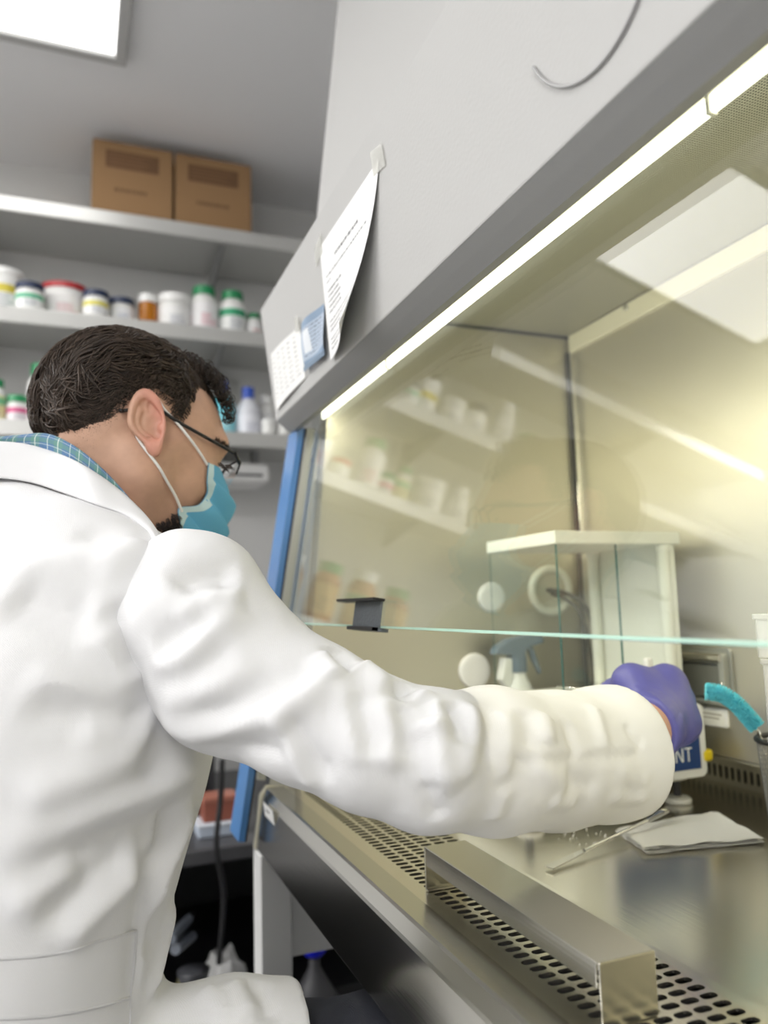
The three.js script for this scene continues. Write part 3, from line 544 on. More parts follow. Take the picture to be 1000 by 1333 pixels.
// mesh pen cup with a bottle brush
const CUP = V(0.674, PAN, 0.766);
{
  const t = thing('pen_cup', 'black wire mesh cup at the right edge inside the cabinet', 'cup', CUP), r0 = 0.032, r1 = 0.040, h = 0.118;
  mesh('rim', new THREE.TorusGeometry(r1, 0.0032, 10, 48).rotateX(Math.PI / 2).translate(0, h, 0), M.black, t);
  mesh('base', lathe([[0, 0], [r0, 0], [r0 + 0.001, 0.008], [r0 - 0.001, 0.008], [r0 - 0.002, 0.002], [0, 0.002]], 40), M.black, t);
  const wires = [];
  for (const s of [-1, 1]) for (let k = 0; k < 44; k++) { const pts = []; for (let q = 0; q <= 6; q++) { const f = q / 6, a = k / 44 * Math.PI * 2 + s * f * 1.5, r = lerp(r0, r1, f); pts.push(V(r * Math.cos(a), 0.004 + f * (h - 0.006), r * Math.sin(a))); } wires.push(tube(pts, 0.00055, 12, 3)); }
  const m = mesh('wire_mesh', wires, std({ color: new THREE.Color(0.33, 0.33, 0.32), metalness: 0.8, roughness: 0.4 }), t); m.userData.kind = 'stuff';
}
{
  const pts = [at(919, 900, 0.93), at(938, 903, 0.925), at(957, 915, 0.92), at(972, 931, 0.915), at(985, 946, 0.91)];
  const t = thing('bottle_brush', 'bent turquoise bottle brush leaning out of the mesh cup', 'brush', V(CUP.x, PAN + 0.01, CUP.z)), o = t.position;
  const L = (p) => p.clone().sub(o), c = new THREE.CatmullRomCurve3(pts.map(L));
  const r = rng(90), br = [], N = 27;
  const core = new THREE.TubeGeometry(c, 40, 0.0030, 10); 
  for (let i = 0; i <= N; i++) {
    const f = i / N, p = c.getPoint(f), tg = c.getTangent(f), n = V(0, 1, 0).cross(tg).normalize(), b = tg.clone().cross(n);
    for (let k = 0; k < 34; k++) { const a = (k + r()) / 34 * Math.PI * 2, q = p.clone().addScaledVector(n, Math.cos(a) * 0.0105).addScaledVector(b, Math.sin(a) * 0.0105).addScaledVector(tg, (r() - 0.5) * 0.0016); br.push(rod(p, q, 0.0008, 0.0006, 3)); }
  }
  const m = mesh('bristles', [...br, core], solid(120, 232, 250, 0.5), t); m.userData.kind = 'stuff';
  const wire = [0, 1].map((s) => { const a = c.getPoint(1), e = L(V(CUP.x + 0.01, EYE - 0.272, CUP.z)), q = []; for (let k = 0; k <= 26; k++) { const f = k / 26; q.push(a.clone().lerp(e, f).add(V(Math.cos(k * 1.6 + s * Math.PI) * 0.0012, 0, Math.sin(k * 1.6 + s * Math.PI) * 0.0012))); } return tube(q, 0.0010, 60, 5); });
  mesh('twisted_wire', wire, M.steelBright, t);
}
// stack of clear plastic boxes at the right edge
{
  const bx = 0.5505, bz = 0.642;
  let y = PAN;
  const labs = ['lowest of the clear plastic boxes stacked at the right edge', 'second clear plastic box from below in the stack', 'third clear plastic box in the stack, below the wider top one'];
  const one = (name, w, h, d, x, z, label) => {
    const t = thing('clear_box', label, 'box', V(x, y, z), 'stack of clear plastic boxes');
    mesh('shell', slab(rrect(w, d, 0.006), h - 0.006, V(0, 0, 0), V(1, 0, 0), V(0, 0, -1), 0.001, [rrect(w - 0.005, d - 0.005, 0.004)]), M.clear, t);
    mesh('lid', slab(rrect(w + 0.004, d + 0.004, 0.007), 0.006, V(0, h - 0.0065, 0), V(1, 0, 0), V(0, 0, -1), 0.0015), M.clear, t);
    mesh('tray', box(-w / 2 + 0.006, w / 2 - 0.006, 0.002, 0.010, -d / 2 + 0.006, d / 2 - 0.006, 0.002), M.clear, t);
    y += h;
  };
  labs.forEach((l, i) => one('clear_box', 0.05, 0.0745, 0.044, bx + i * 0.001, bz - i * 0.0005, l));
  one('clear_box', 0.052, 0.043, 0.052, bx + 0.004, bz + 0.001, 'wider clear plastic box on top of the stack, crossing the sash edge');
}
// folded paper wipes
{
  const t = thing('paper_wipes', 'small stack of folded white paper wipes lying on the work surface', 'wipes', V(0.80, PAN, 0.70)), r = rng(33);
  for (let k = 0; k < 5; k++) {
    const g = new THREE.PlaneGeometry(1, 1, 22, 22), p = g.attributes.position, uv = g.attributes.uv;
    const C = [[0.820 - k * 0.001, 0.620 + k * 0.001], [0.733 + k * 0.001, 0.593 + r() * 0.004], [0.824 - r() * 0.004, 0.790 - k * 0.003], [0.702 + r() * 0.006, 0.742 - r() * 0.012]];
    for (let i = 0; i < p.count; i++) {
      const u = uv.getX(i), v = uv.getY(i), x = lerp(lerp(C[0][0], C[1][0], u), lerp(C[2][0], C[3][0], u), v), z = lerp(lerp(C[0][1], C[1][1], u), lerp(C[2][1], C[3][1], u), v);
      const e = Math.min(u, 1 - u, v, 1 - v), lift = 0.0007 * k + 0.0010 * Math.sin(u * 7 + k) * v * (k / 5) + (k > 1 ? 0.0022 * Math.exp(-e * 22) * (0.5 + noise(u * 5, v * 5, k)) : 0) + 0.0016 * k * u * 0.35;
      p.setXYZ(i, x - 0.80 + 0.003 * noise(v * 4, k, 1), 0.0012 + Math.max(0, lift), z - 0.70 + 0.003 * noise(u * 4, k, 7));
    }
    g.computeVertexNormals(); mesh('wipe', g, std({ color: new THREE.Color(0.88, 0.875, 0.86), roughness: 0.9, side: THREE.DoubleSide, bumpMap: weave, bumpScale: 0.0003 }), t);
  }
}
// steel spatula resting on the wipes
{
  const a = V(0.738, PAN + 0.0016, 0.471), b = V(0.815, PAN + 0.0145, 0.700), o = a.clone().lerp(b, 0.5);
  const t = thing('spatula', 'thin steel spatula with its scoop end resting on the paper wipes', 'spatula', o), d = b.clone().sub(a).normalize(), s = V(0, 1, 0).cross(d).normalize(), up = d.clone().cross(s).normalize();
  const L = (f, w, h = 0) => a.clone().lerp(b, f).sub(o).addScaledVector(s, w).addScaledVector(up, h);
  mesh('handle', [rod(L(0.26, 0, 0.002), L(0.80, 0, 0.002), 0.0021, 0.0021, 12)], M.steelBright, t);
  const blade = (f0, f1, w0, w1, cup) => {
    const g = new THREE.BoxGeometry(1, 1, 1, 6, 1, 12), p = g.attributes.position;
    for (let i = 0; i < p.count; i++) { const f = p.getZ(i) + 0.5, w = lerp(w0, w1, Math.sqrt(Math.max(f, 0.0))), x = p.getX(i) * 2, q = L(lerp(f0, f1, f), x * w * (cup && f > 0.8 ? Math.sqrt(Math.max(0.05, 1 - (f - 0.8) * (f - 0.8) * 24)) : 1), 0.0016 + p.getY(i) * 0.0014 + cup * x * x * 0.0025 * f); p.setXYZ(i, q.x, q.y, q.z); }
    g.computeVertexNormals(); return g;
  };
  mesh('flat_blade', blade(0.28, 0.0, 0.0022, 0.0058, 0), M.steelBright, t);
  mesh('scoop', blade(0.79, 1.0, 0.0022, 0.0062, 1), M.steelBright, t);
}
// spilled grains near the balance foot
{
  const r = rng(61), g = []; for (let k = 0; k < 46; k++) { const s = 0.0006 + r() * 0.0009; g.push(new THREE.OctahedronGeometry(s).translate(0.855 + (r() - 0.5) * 0.13, PAN + s * 0.6, 0.575 + (r() - 0.5) * 0.08)); }
  tag(mesh('spilled_powder', g, M.white), 'few white powder grains scattered on the steel near the spatula', 'powder', null, 'stuff');
}

// ---------------------------------------------------------------- the person: solid shapes from distance fields
const sminf = (a, b, k) => { const h = Math.max(k - Math.abs(a - b), 0) / k; return Math.min(a, b) - h * h * k * 0.25; };
const smaxf = (a, b, k) => -sminf(-a, -b, k);
function cone(x, y, z, a, b, ra, rb) {         // tapered capsule
  const bx = b.x - a.x, by = b.y - a.y, bz = b.z - a.z, px = x - a.x, py = y - a.y, pz = z - a.z;
  const t = Math.min(1, Math.max(0, (px * bx + py * by + pz * bz) / (bx * bx + by * by + bz * bz)));
  return Math.hypot(px - bx * t, py - by * t, pz - bz * t) - (ra + (rb - ra) * t);
}
function ball(x, y, z, c, rx, ry, rz) {        // ellipsoid
  const a = (x - c.x) / rx, b = (y - c.y) / ry, d = (z - c.z) / rz, k0 = Math.hypot(a, b, d), k1 = Math.hypot(a / rx, b / ry, d / rz);
  return k0 < 1e-6 ? -Math.min(rx, ry, rz) : k0 * (k0 - 1) / k1;
}
// surface nets over a grid; blocks far from the surface are skipped
function field(f, lo, hi, h) {
  const n = [0, 1, 2].map((k) => Math.ceil((hi[k] - lo[k]) / h) + 1), [nx, ny, nz] = n, D = new Float32Array(nx * ny * nz).fill(1), B = 6;
  for (let z0 = 0; z0 < nz; z0 += B) for (let y0 = 0; y0 < ny; y0 += B) for (let x0 = 0; x0 < nx; x0 += B) {
    const c = f(lo[0] + (x0 + B / 2) * h, lo[1] + (y0 + B / 2) * h, lo[2] + (z0 + B / 2) * h), far = Math.abs(c) > B * h * 1.5, x1 = Math.min(nx, x0 + B), y1 = Math.min(ny, y0 + B), z1 = Math.min(nz, z0 + B);
    for (let z = z0; z < z1; z++) for (let y = y0; y < y1; y++) for (let x = x0, i = (z * ny + y) * nx + x0; x < x1; x++, i++) D[i] = far ? c : f(lo[0] + x * h, lo[1] + y * h, lo[2] + z * h);
  }
  const id = new Int32Array(nx * ny * nz).fill(-1), P = [], I = [], at3 = (x, y, z) => (z * ny + y) * nx + x, off = [0, 1, nx, nx + 1, nx * ny, nx * ny + 1, nx * ny + nx, nx * ny + nx + 1], edges = [[0, 1], [2, 3], [4, 5], [6, 7], [0, 2], [1, 3], [4, 6], [5, 7], [0, 4], [1, 5], [2, 6], [3, 7]];
  for (let z = 0; z < nz - 1; z++) for (let y = 0; y < ny - 1; y++) for (let x = 0; x < nx - 1; x++) {
    const i = at3(x, y, z); let m = 0; for (let k = 0; k < 8; k++) if (D[i + off[k]] < 0) m |= 1 << k;
    if (m === 0 || m === 255) continue;
    let sx = 0, sy = 0, sz = 0, c = 0;
    for (const [a, b] of edges) if (((m >> a) ^ (m >> b)) & 1) { const da = D[i + off[a]], db = D[i + off[b]], t = da / (da - db); sx += (a & 1) + ((b & 1) - (a & 1)) * t; sy += (a >> 1 & 1) + ((b >> 1 & 1) - (a >> 1 & 1)) * t; sz += (a >> 2) + ((b >> 2) - (a >> 2)) * t; c++; }
    id[i] = P.length / 3; P.push(lo[0] + (x + sx / c) * h, lo[1] + (y + sy / c) * h, lo[2] + (z + sz / c) * h);
  }
  const quad = (a, b, c, d, flip) => { if (a < 0 || b < 0 || c < 0 || d < 0) return; flip ? I.push(a, c, b, a, d, c) : I.push(a, b, c, a, c, d); };
  for (let z = 1; z < nz - 1; z++) for (let y = 1; y < ny - 1; y++) for (let x = 1; x < nx - 1; x++) {
    const i = at3(x, y, z), s = D[i] < 0;
    if (s !== D[i + 1] < 0) quad(id[i - nx - nx * ny], id[i - nx * ny], id[i], id[i - nx], !s);
    if (s !== D[i + nx] < 0) quad(id[i - 1 - nx * ny], id[i - nx * ny], id[i], id[i - 1], s);
    if (s !== D[i + nx * ny] < 0) quad(id[i - 1 - nx], id[i - nx], id[i], id[i - 1], !s);
  }
  const g = new THREE.BufferGeometry(), A = new Float32Array(P), e = h * 0.15;
  for (let k = 0; k < 2; k++) for (let i = 0; i < A.length; i += 3) {      // pull every vertex onto the surface
    const x = A[i], y = A[i + 1], z = A[i + 2], d = f(x, y, z), gx = f(x + e, y, z) - d, gy = f(x, y + e, z) - d, gz = f(x, y, z + e) - d, l = (gx * gx + gy * gy + gz * gz) / e;
    if (l < e * 0.05) continue; const s = clamp(d / l, -h / e, h / e); A[i] -= clamp(gx * s, -h, h) * 0.8; A[i + 1] -= clamp(gy * s, -h, h) * 0.8; A[i + 2] -= clamp(gz * s, -h, h) * 0.8;
  }
  g.setAttribute('position', new THREE.BufferAttribute(A, 3)); g.setIndex(I); g.computeVertexNormals();
  return g;
}
function trace(f, px, py, from = 0.3) {        // where the line of sight through a pixel first meets a field
  const o = V(0, EYE, 0), d = at(px, py, 1).sub(o).normalize(); let t = from;
  for (let k = 0; k < 160; k++) { const s = f(o.x + d.x * t, o.y + d.y * t, o.z + d.z * t); if (s < 0.0002) break; t += s * 0.8; if (t > 3) return null; }
  return o.addScaledVector(d, t);
}
const pxr = (r, d) => r * d / FOCAL;           // pixels at a depth, as metres
function push(g, fn) {                          // move vertices along their normals
  const p = g.attributes.position, n = g.attributes.normal;
  for (let i = 0; i < p.count; i++) { const d = fn(p.getX(i), p.getY(i), p.getZ(i), n, i); if (d) p.setXYZ(i, p.getX(i) + n.getX(i) * d, p.getY(i) + n.getY(i) * d, p.getZ(i) + n.getZ(i) * d); }
  g.computeVertexNormals(); return g;
}
function planarUV(g, s = 1) { const p = g.attributes.position, uv = new Float32Array(p.count * 2); for (let i = 0; i < p.count; i++) { uv[2 * i] = (p.getZ(i) * 0.9 + p.getX(i) * 0.45) * s; uv[2 * i + 1] = (p.getY(i) + 0.3 * p.getX(i)) * s; } g.setAttribute('uv', new THREE.BufferAttribute(uv, 2)); return g; }

// folds: polylines on a surface with a height and a width; negative heights are valleys
function makeFolds(f, list) {
  return list.map(([h, w, ...pts]) => {
    const p = pts.map(([x, y]) => trace(f, x, y)).filter(Boolean); if (p.length < 2) return null;
    const c = new THREE.CatmullRomCurve3(p, false, 'centripetal'), n = Math.max(8, Math.round(c.getLength() / 0.008)), q = c.getSpacedPoints(n);
    const b = new THREE.Box3().setFromPoints(q).expandByScalar(w * 3); return { h: h * (pts[0][0] > 560 ? 0.85 : 1.05), w, q, b };
  }).filter(Boolean);
}
function foldHeight(folds, x, y, z) {
  let s = 0;
  for (const { h, w, q, b } of folds) {
    if (x < b.min.x || x > b.max.x || y < b.min.y || y > b.max.y || z < b.min.z || z > b.max.z) continue;
    let best = 1e9, bi = 0, tt = 0.5; for (let i = 0; i < q.length; i++) { const d = (q[i].x - x) ** 2 + (q[i].y - y) ** 2 + (q[i].z - z) ** 2; if (d < best) { best = d; bi = i; } }
    if (bi < q.length - 1 || bi > 0) { const a = q[Math.max(0, bi - 1)], c = q[Math.min(q.length - 1, bi + 1)], dx = c.x - a.x, dy = c.y - a.y, dz = c.z - a.z, l = dx * dx + dy * dy + dz * dz, t = clamp(((x - a.x) * dx + (y - a.y) * dy + (z - a.z) * dz) / l, 0, 1); tt = t * (Math.min(q.length - 1, bi + 1) - Math.max(0, bi - 1)) + Math.max(0, bi - 1); best = (a.x + dx * t - x) ** 2 + (a.y + dy * t - y) ** 2 + (a.z + dz * t - z) ** 2; }
    const u = tt / (q.length - 1), end = smooth(0, 0.24, u) * smooth(1, 0.76, u);
    s += h * end * Math.exp(-best / (w * w));
  }
  return s;
}

const person = thing('person', 'seated person in white lab coat, blue mask and glasses reaching into the cabinet', 'person', V(0, 0, 0));
const clothColour = new THREE.Color(0.775, 0.775, 0.785);
const cloth = phy({ color: clothColour, roughness: 0.85, sheen: 0.3, sheenRoughness: 0.6, bumpMap: weave, bumpScale: 0.00015 });

// ---- lab coat: sleeve
const chainOf = (list) => list.map(([x, y, r, d]) => ({ p: at(x, y, d), r: pxr(r, d) }));
const SL = chainOf([[250, 806, 106, 0.655], [300, 873, 103, 0.640], [400, 925, 90, 0.612], [480, 966, 85, 0.598], [560, 989, 88, 0.602], [640, 989, 91, 0.645], [720, 989, 85, 0.700], [790, 980, 83, 0.750], [850, 972, 84, 0.790]]);
const cuffAt = at(806, 978, 0.760), cuffDir = SL[8].p.clone().sub(SL[6].p).normalize();
function chainField(C, x, y, z, k) { let d = 1e9; for (let i = 0; i < C.length - 1; i++) d = sminf(d, cone(x, y, z, C[i].p, C[i + 1].p, C[i].r, C[i + 1].r), k); return d; }
const sleeveBody = (x, y, z) => chainField(SL, x, y, z, 0.010);
const puff = [at(275, 745, 0.655), at(240, 735, 0.655)];
const sleeveSolid = (x, y, z) => sminf(sleeveBody(x, y, z), cone(x, y, z, puff[0], puff[1], pxr(38, 0.655), pxr(38, 0.655)), 0.03);
const cuffPlane = (x, y, z) => (x - cuffAt.x) * cuffDir.x + (y - cuffAt.y) * cuffDir.y + (z - cuffAt.z) * cuffDir.z;
const sleeve = (x, y, z) => {
  const s = sleeveSolid(x, y, z), p = cuffPlane(x, y, z), hollow = Math.max(s + 0.007, -(p + 0.07));
  return smaxf(smaxf(s, p, 0.006), -hollow, 0.005);
};
const sleeveFolds = makeFolds(sleeveSolid, [
  [0.007, 0.012, [205, 938], [240, 951], [275, 953], [340, 931], [393, 904], [440, 878], [465, 864]],
  [-0.006, 0.012, [225, 918], [275, 928], [335, 905], [385, 878], [425, 850]],
  [-0.005, 0.014, [215, 972], [275, 980], [340, 968], [400, 960]],
  [0.007, 0.009, [352, 920], [366, 948], [385, 982], [402, 1012], [420, 1034]],
  [-0.006, 0.011, [372, 925], [392, 962], [415, 1000], [440, 1020]],
  [-0.003, 0.006, [310, 975], [340, 980], [375, 983]],
  [0.007, 0.012, [228, 822], [240, 810], [267, 783], [300, 776], [325, 782]],
  [-0.011, 0.015, [226, 772], [240, 757], [256, 748], [285, 746], [314, 757]],
  [0.008, 0.013, [190, 864], [212, 864], [235, 858], [262, 836], [292, 808], [330, 796]],
  [-0.006, 0.012, [196, 845], [222, 838], [250, 815], [282, 796]],
  [-0.005, 0.013, [200, 884], [235, 884], [272, 862], [308, 832]],
  [0.005, 0.016, [200, 905], [250, 905], [300, 882], [340, 850]],
  [0.006, 0.012, [415, 845], [432, 866], [440, 890]],
  [-0.008, 0.010, [432, 840], [446, 862], [462, 872]],
  [0.008, 0.012, [462, 862], [480, 850], [500, 866], [512, 900]],
  [-0.009, 0.010, [508, 872], [522, 888], [530, 915]],
  [0.008, 0.012, [520, 880], [540, 895], [552, 930], [556, 965]],
  [0.005, 0.010, [440, 880], [452, 920], [462, 965], [470, 1005]],
  [-0.005, 0.010, [462, 900], [478, 945], [490, 990]],
  [0.006, 0.011, [490, 900], [506, 940], [512, 985], [500, 1010]],
  [-0.006, 0.010, [520, 910], [532, 950], [532, 990]],
  [-0.011, 0.009, [545, 908], [556, 925], [562, 945]],
  [0.008, 0.010, [560, 905], [570, 940], [572, 985], [582, 1020], [592, 1040]],
  [-0.010, 0.009, [580, 912], [594, 930], [603, 950], [596, 975]],
  [0.007, 0.010, [612, 912], [614, 950], [606, 990], [604, 1030]],
  [-0.005, 0.010, [636, 915], [640, 960], [628, 1000]],
  [0.005, 0.010, [652, 920], [660, 955], [656, 990], [664, 1020]],
  [-0.004, 0.009, [680, 920], [690, 960], [684, 980]],
  [0.005, 0.009, [706, 925], [712, 950], [716, 972]],
  [-0.004, 0.008, [735, 935], [742, 960], [752, 990]],
  [0.004, 0.008, [770, 915], [782, 950], [790, 982]],
  [0.004, 0.008, [690, 990], [720, 1010], [740, 1030]],
  [-0.0035, 0.007, [735, 1000], [750, 1018], [780, 1025]],
  [0.004, 0.007, [715, 1040], [735, 1046], [752, 1046]],
  [0.004, 0.008, [660, 1020], [650, 1050], [640, 1070]],
  [-0.004, 0.008, [560, 1010], [562, 1045], [575, 1070]],
  [-0.0035, 0.005, [619, 981], [650, 986], [690, 990], [735, 988], [790, 984], [830, 982], [866, 981]],
  [0.0022, 0.006, [619, 975], [690, 985], [750, 982], [860, 977]],
  [0.0035, 0.008, [800, 1000], [825, 1015], [850, 1020]],
  [-0.003, 0.007, [812, 940], [826, 960], [842, 975]],
  [0.004, 0.008, [792, 1035], [820, 1040], [850, 1038]],
]);
// ---- lab coat: body
const T = (x, y, z) => V(x, EYE + y, z);
const chestC = T(0.830, -0.085, -0.014), waistC = T(0.810, -0.27, -0.058), hipC = T(0.80, -0.48, -0.072), shR = T(0.705, 0.002, 0.055), shL = T(1.000, 0.005, 0.055), neckA = T(0.850, 0.035, -0.055), neckB = T(0.858, 0.075, -0.045), elbowL = T(1.07, -0.22, -0.10), handL = T(1.02, -0.40, -0.03);
const TH = chainOf([[150, 1424, 110, 0.66], [300, 1413, 124, 0.665], [470, 1412, 121, 0.70], [520, 1412, 118, 0.715]]);
const hemAt = at(432, 1300, 0.62), hemDir = TH[2].p.clone().sub(TH[1].p).normalize();
const hipL = T(0.95, -0.55, -0.05), kneeL = T(1.00, -0.60, 0.20);
const torso = (x, y, z) => {
  let d = ball(x, y, z, chestC, 0.205, 0.192, 0.150);
  d = sminf(d, ball(x, y, z, waistC, 0.185, 0.22, 0.138), 0.08);
  d = sminf(d, ball(x, y, z, hipC, 0.205, 0.17, 0.165), 0.08);
  d = sminf(d, cone(x, y, z, shR, neckA, 0.062, 0.080), 0.05);
  d = sminf(d, cone(x, y, z, shL, neckA, 0.070, 0.072), 0.05);
  d = sminf(d, cone(x, y, z, neckA, neckB, 0.082, 0.062), 0.03);
  d = sminf(d, cone(x, y, z, shL, elbowL, 0.075, 0.062), 0.03);
  d = sminf(d, cone(x, y, z, elbowL, handL, 0.060, 0.048), 0.02);
  return d;
};
const lap = (x, y, z) => {
  let d = cone(x, y, z, TH[0].p, TH[1].p, TH[0].r, TH[1].r); d = sminf(d, cone(x, y, z, TH[1].p, TH[2].p, TH[1].r, TH[2].r), 0.006);
  d = smaxf(d, (x - hemAt.x) * hemDir.x + (y - hemAt.y) * hemDir.y + (z - hemAt.z) * hemDir.z, 0.006);
  d = Math.min(d, smaxf(cone(x, y, z, hipL, kneeL, 0.092, 0.088), z - 0.20, 0.006));
  return d;
};
const coatSolid = (x, y, z) => sminf(torso(x, y, z), lap(x, y, z), 0.018);
const neckHole = (x, y, z) => cone(x, y, z, T(0.86, 0.035, 0.012), T(0.87, 0.30, 0.04), 0.060, 0.10);
const coatBody = (x, y, z) => smaxf(coatSolid(x, y, z), -neckHole(x, y, z), 0.008);
const bodyFolds = makeFolds(coatSolid, [
  [0.011, 0.020, [-20, 1108], [64, 1087], [142, 1052], [213, 1028], [262, 992]],
  [-0.009, 0.020, [0, 1132], [80, 1110], [160, 1078], [215, 1055], [255, 1015]],
  [0.007, 0.017, [10, 1055], [90, 1022], [142, 1002], [199, 970]],
  [-0.006, 0.017, [10, 1080], [110, 1045], [180, 1010], [225, 985]],
  [0.005, 0.015, [20, 885], [110, 903], [150, 911], [192, 920]],
  [-0.006, 0.015, [20, 912], [110, 926], [150, 935], [198, 945]],
  [0.005, 0.013, [90, 955], [150, 950], [205, 955]],
  [-0.007, 0.020, [10, 770], [50, 790], [95, 798], [130, 800]],
  [0.004, 0.018, [-20, 745], [60, 735], [120, 722], [180, 705], [215, 700]],
  [-0.003, 0.014, [95, 690], [140, 702], [180, 703], [205, 696]],
  [0.0035, 0.014, [130, 755], [165, 725], [195, 706], [225, 700]],
  [-0.006, 0.012, [150, 775], [165, 810], [178, 850], [186, 880]],
  [0.005, 0.013, [130, 810], [152, 850], [176, 900]],
  [0.007, 0.014, [64, 1240], [95, 1208], [124, 1180], [160, 1150], [190, 1125]],
  [-0.006, 0.014, [50, 1210], [85, 1178], [130, 1145], [180, 1110]],
  [0.006, 0.014, [0, 1190], [50, 1160], [110, 1120]],
  [0.007, 0.010, [250, 1030], [238, 1070], [222, 1110], [205, 1150], [195, 1200]],
  [-0.006, 0.009, [232, 1040], [222, 1075], [205, 1110], [190, 1140]],
  [-0.0032, 0.011, [204, 1035], [200, 1080], [190, 1130], [184, 1180], [178, 1230], [172, 1300], [170, 1340]],
  [0.0032, 0.011, [214, 1040], [206, 1090], [196, 1140], [190, 1190], [185, 1240], [180, 1320]],
  [0.006, 0.010, [226, 1160], [212, 1210], [200, 1260], [190, 1310]],
  [-0.005, 0.010, [214, 1150], [200, 1200], [190, 1250]],
  [0.004, 0.010, [300, 1275], [315, 1300], [330, 1330]],
  [-0.004, 0.009, [325, 1275], [345, 1300], [352, 1335]],
  [0.004, 0.009, [262, 1285], [285, 1310], [295, 1340]],
]);
const bodyRelief = (x, y, z) => 1.4 * foldHeight(bodyFolds, x, y, z) + 0.0016 * noise(x * 12, y * 9, z * 12) + 0.0005 * noise(x * 40, y * 34, z * 40);
const coat = mesh('lab_coat', planarUV(push(field(coatBody, [0.55, EYE - 0.70, -0.26], [1.16, EYE + 0.21, 0.32], 0.0056), bodyRelief)), cloth, person, 'white lab coat');
mesh('sleeve', planarUV(push(field(sleeve, [0.46, EYE - 0.25, -0.03], [0.78, EYE + 0.12, 0.62], 0.0036), (x, y, z) => (foldHeight(sleeveFolds, x, y, z) + 0.0016 * noise(x * 22, y * 22, z * 16) + 0.0006 * noise(x * 60, y * 60, z * 50)) * smooth(0.004, -0.012, cuffPlane(x, y, z)))), cloth, coat);

// stitched seams and pocket edges lie on the cloth
function onCoat(px, py) {
  const p = trace(coatSolid, px, py); if (!p) return null;
  const e = 0.002, d = coatSolid(p.x, p.y, p.z), n = V(coatSolid(p.x + e, p.y, p.z) - d, coatSolid(p.x, p.y + e, p.z) - d, coatSolid(p.x, p.y, p.z + e) - d).normalize();
  return p.addScaledVector(n, bodyRelief(p.x, p.y, p.z));
}
const pocketLines = [[[-30, 1249], [20, 1247], [71, 1241], [100, 1232], [117, 1227], [150, 1220], [181, 1213]], [[181, 1213], [179, 1240], [176, 1270], [173, 1300], [170, 1334]], [[-30, 1327], [30, 1325], [80, 1320], [130, 1310], [172, 1299]]];
const seamPts = pocketLines.map((l) => new THREE.CatmullRomCurve3(l.map(([x, y]) => V(x, y, 0))).getSpacedPoints(14).map((q) => onCoat(q.x, q.y)).filter(Boolean));
mesh('pocket_seam', seamPts.filter((q) => q.length > 2).map((q) => tube(q, 0.0011, 40, 6)), cloth, coat);

// ---- trousers, legs and shoes, stool
const navy = std({ color: new THREE.Color(0.022, 0.024, 0.034), roughness: 0.8, bumpMap: weave, bumpScale: 0.0004 });
{
  const kneeR = TH[3].p, ankR = V(kneeR.x + 0.01, 0.11, kneeR.z + 0.03), hipR = TH[0].p, kl = kneeL.clone(), ankL = V(0.93, 0.11, 0.40);
  const f = (x, y, z) => {
    let d = cone(x, y, z, hipR, kneeR, 0.062, 0.073); d = sminf(d, cone(x, y, z, kneeR, ankR, 0.072, 0.058), 0.03);
    d = Math.min(d, sminf(cone(x, y, z, hipL, kl, 0.075, 0.073), cone(x, y, z, kl, ankL, 0.072, 0.058), 0.03));
    return d;
  };
  const folds = makeFolds(f, [[0.004, 0.008, [420, 1280], [426, 1310], [424, 1340]], [-0.004, 0.007, [432, 1278], [440, 1305], [440, 1335]], [0.004, 0.007, [446, 1276], [456, 1300], [458, 1330]], [-0.003, 0.006, [462, 1280], [472, 1310]]]);
  mesh('trousers', planarUV(push(field(f, [0.55, 0.04, -0.16], [1.02, EYE - 0.25, 0.50], 0.009), (x, y, z) => foldHeight(folds, x, y, z) + 0.003 * noise(x * 22, y * 16, z * 22))), navy, person, 'dark navy trousers');
  for (const a of [ankR, ankL]) {
    const s = (x, y, z) => smaxf(sminf(cone(x, y, z, V(a.x, 0.07, a.z - 0.03), V(a.x, 0.05, a.z + 0.15), 0.045, 0.042), cone(x, y, z, V(a.x, 0.12, a.z), V(a.x, 0.06, a.z), 0.045, 0.045), 0.02), 0.002 - y, 0.01);
    mesh('shoe', field(s, [a.x - 0.07, -0.01, a.z - 0.10], [a.x + 0.07, 0.19, a.z + 0.21], 0.007), M.black, person);
  }
  const t = thing('stool', 'round black lab stool under the seated person', 'stool', V(0.80, 0, -0.10));
  mesh('seat', lathe([[0, 0.325], [0.15, 0.325], [0.172, 0.334], [0.176, 0.350], [0.170, 0.366], [0.14, 0.374], [0, 0.374]], 40), M.rubber, t);
  mesh('column', lathe([[0.028, 0.05], [0.028, 0.24], [0.018, 0.245], [0.018, 0.326]], 24), M.steelBright, t);
  for (let k = 0; k < 5; k++) { const a = k / 5 * Math.PI * 2 + 0.3; const l = mesh('base_arm', rod(V(0, 0.075, 0), V(Math.cos(a) * 0.24, 0.05, Math.sin(a) * 0.24), 0.02, 0.013, 10), M.darkGrey, t); mesh('glide', rod(V(Math.cos(a) * 0.24, 0, Math.sin(a) * 0.24), V(Math.cos(a) * 0.24, 0.055, Math.sin(a) * 0.24), 0.02, 0.014, 14), M.rubber, l); }
}

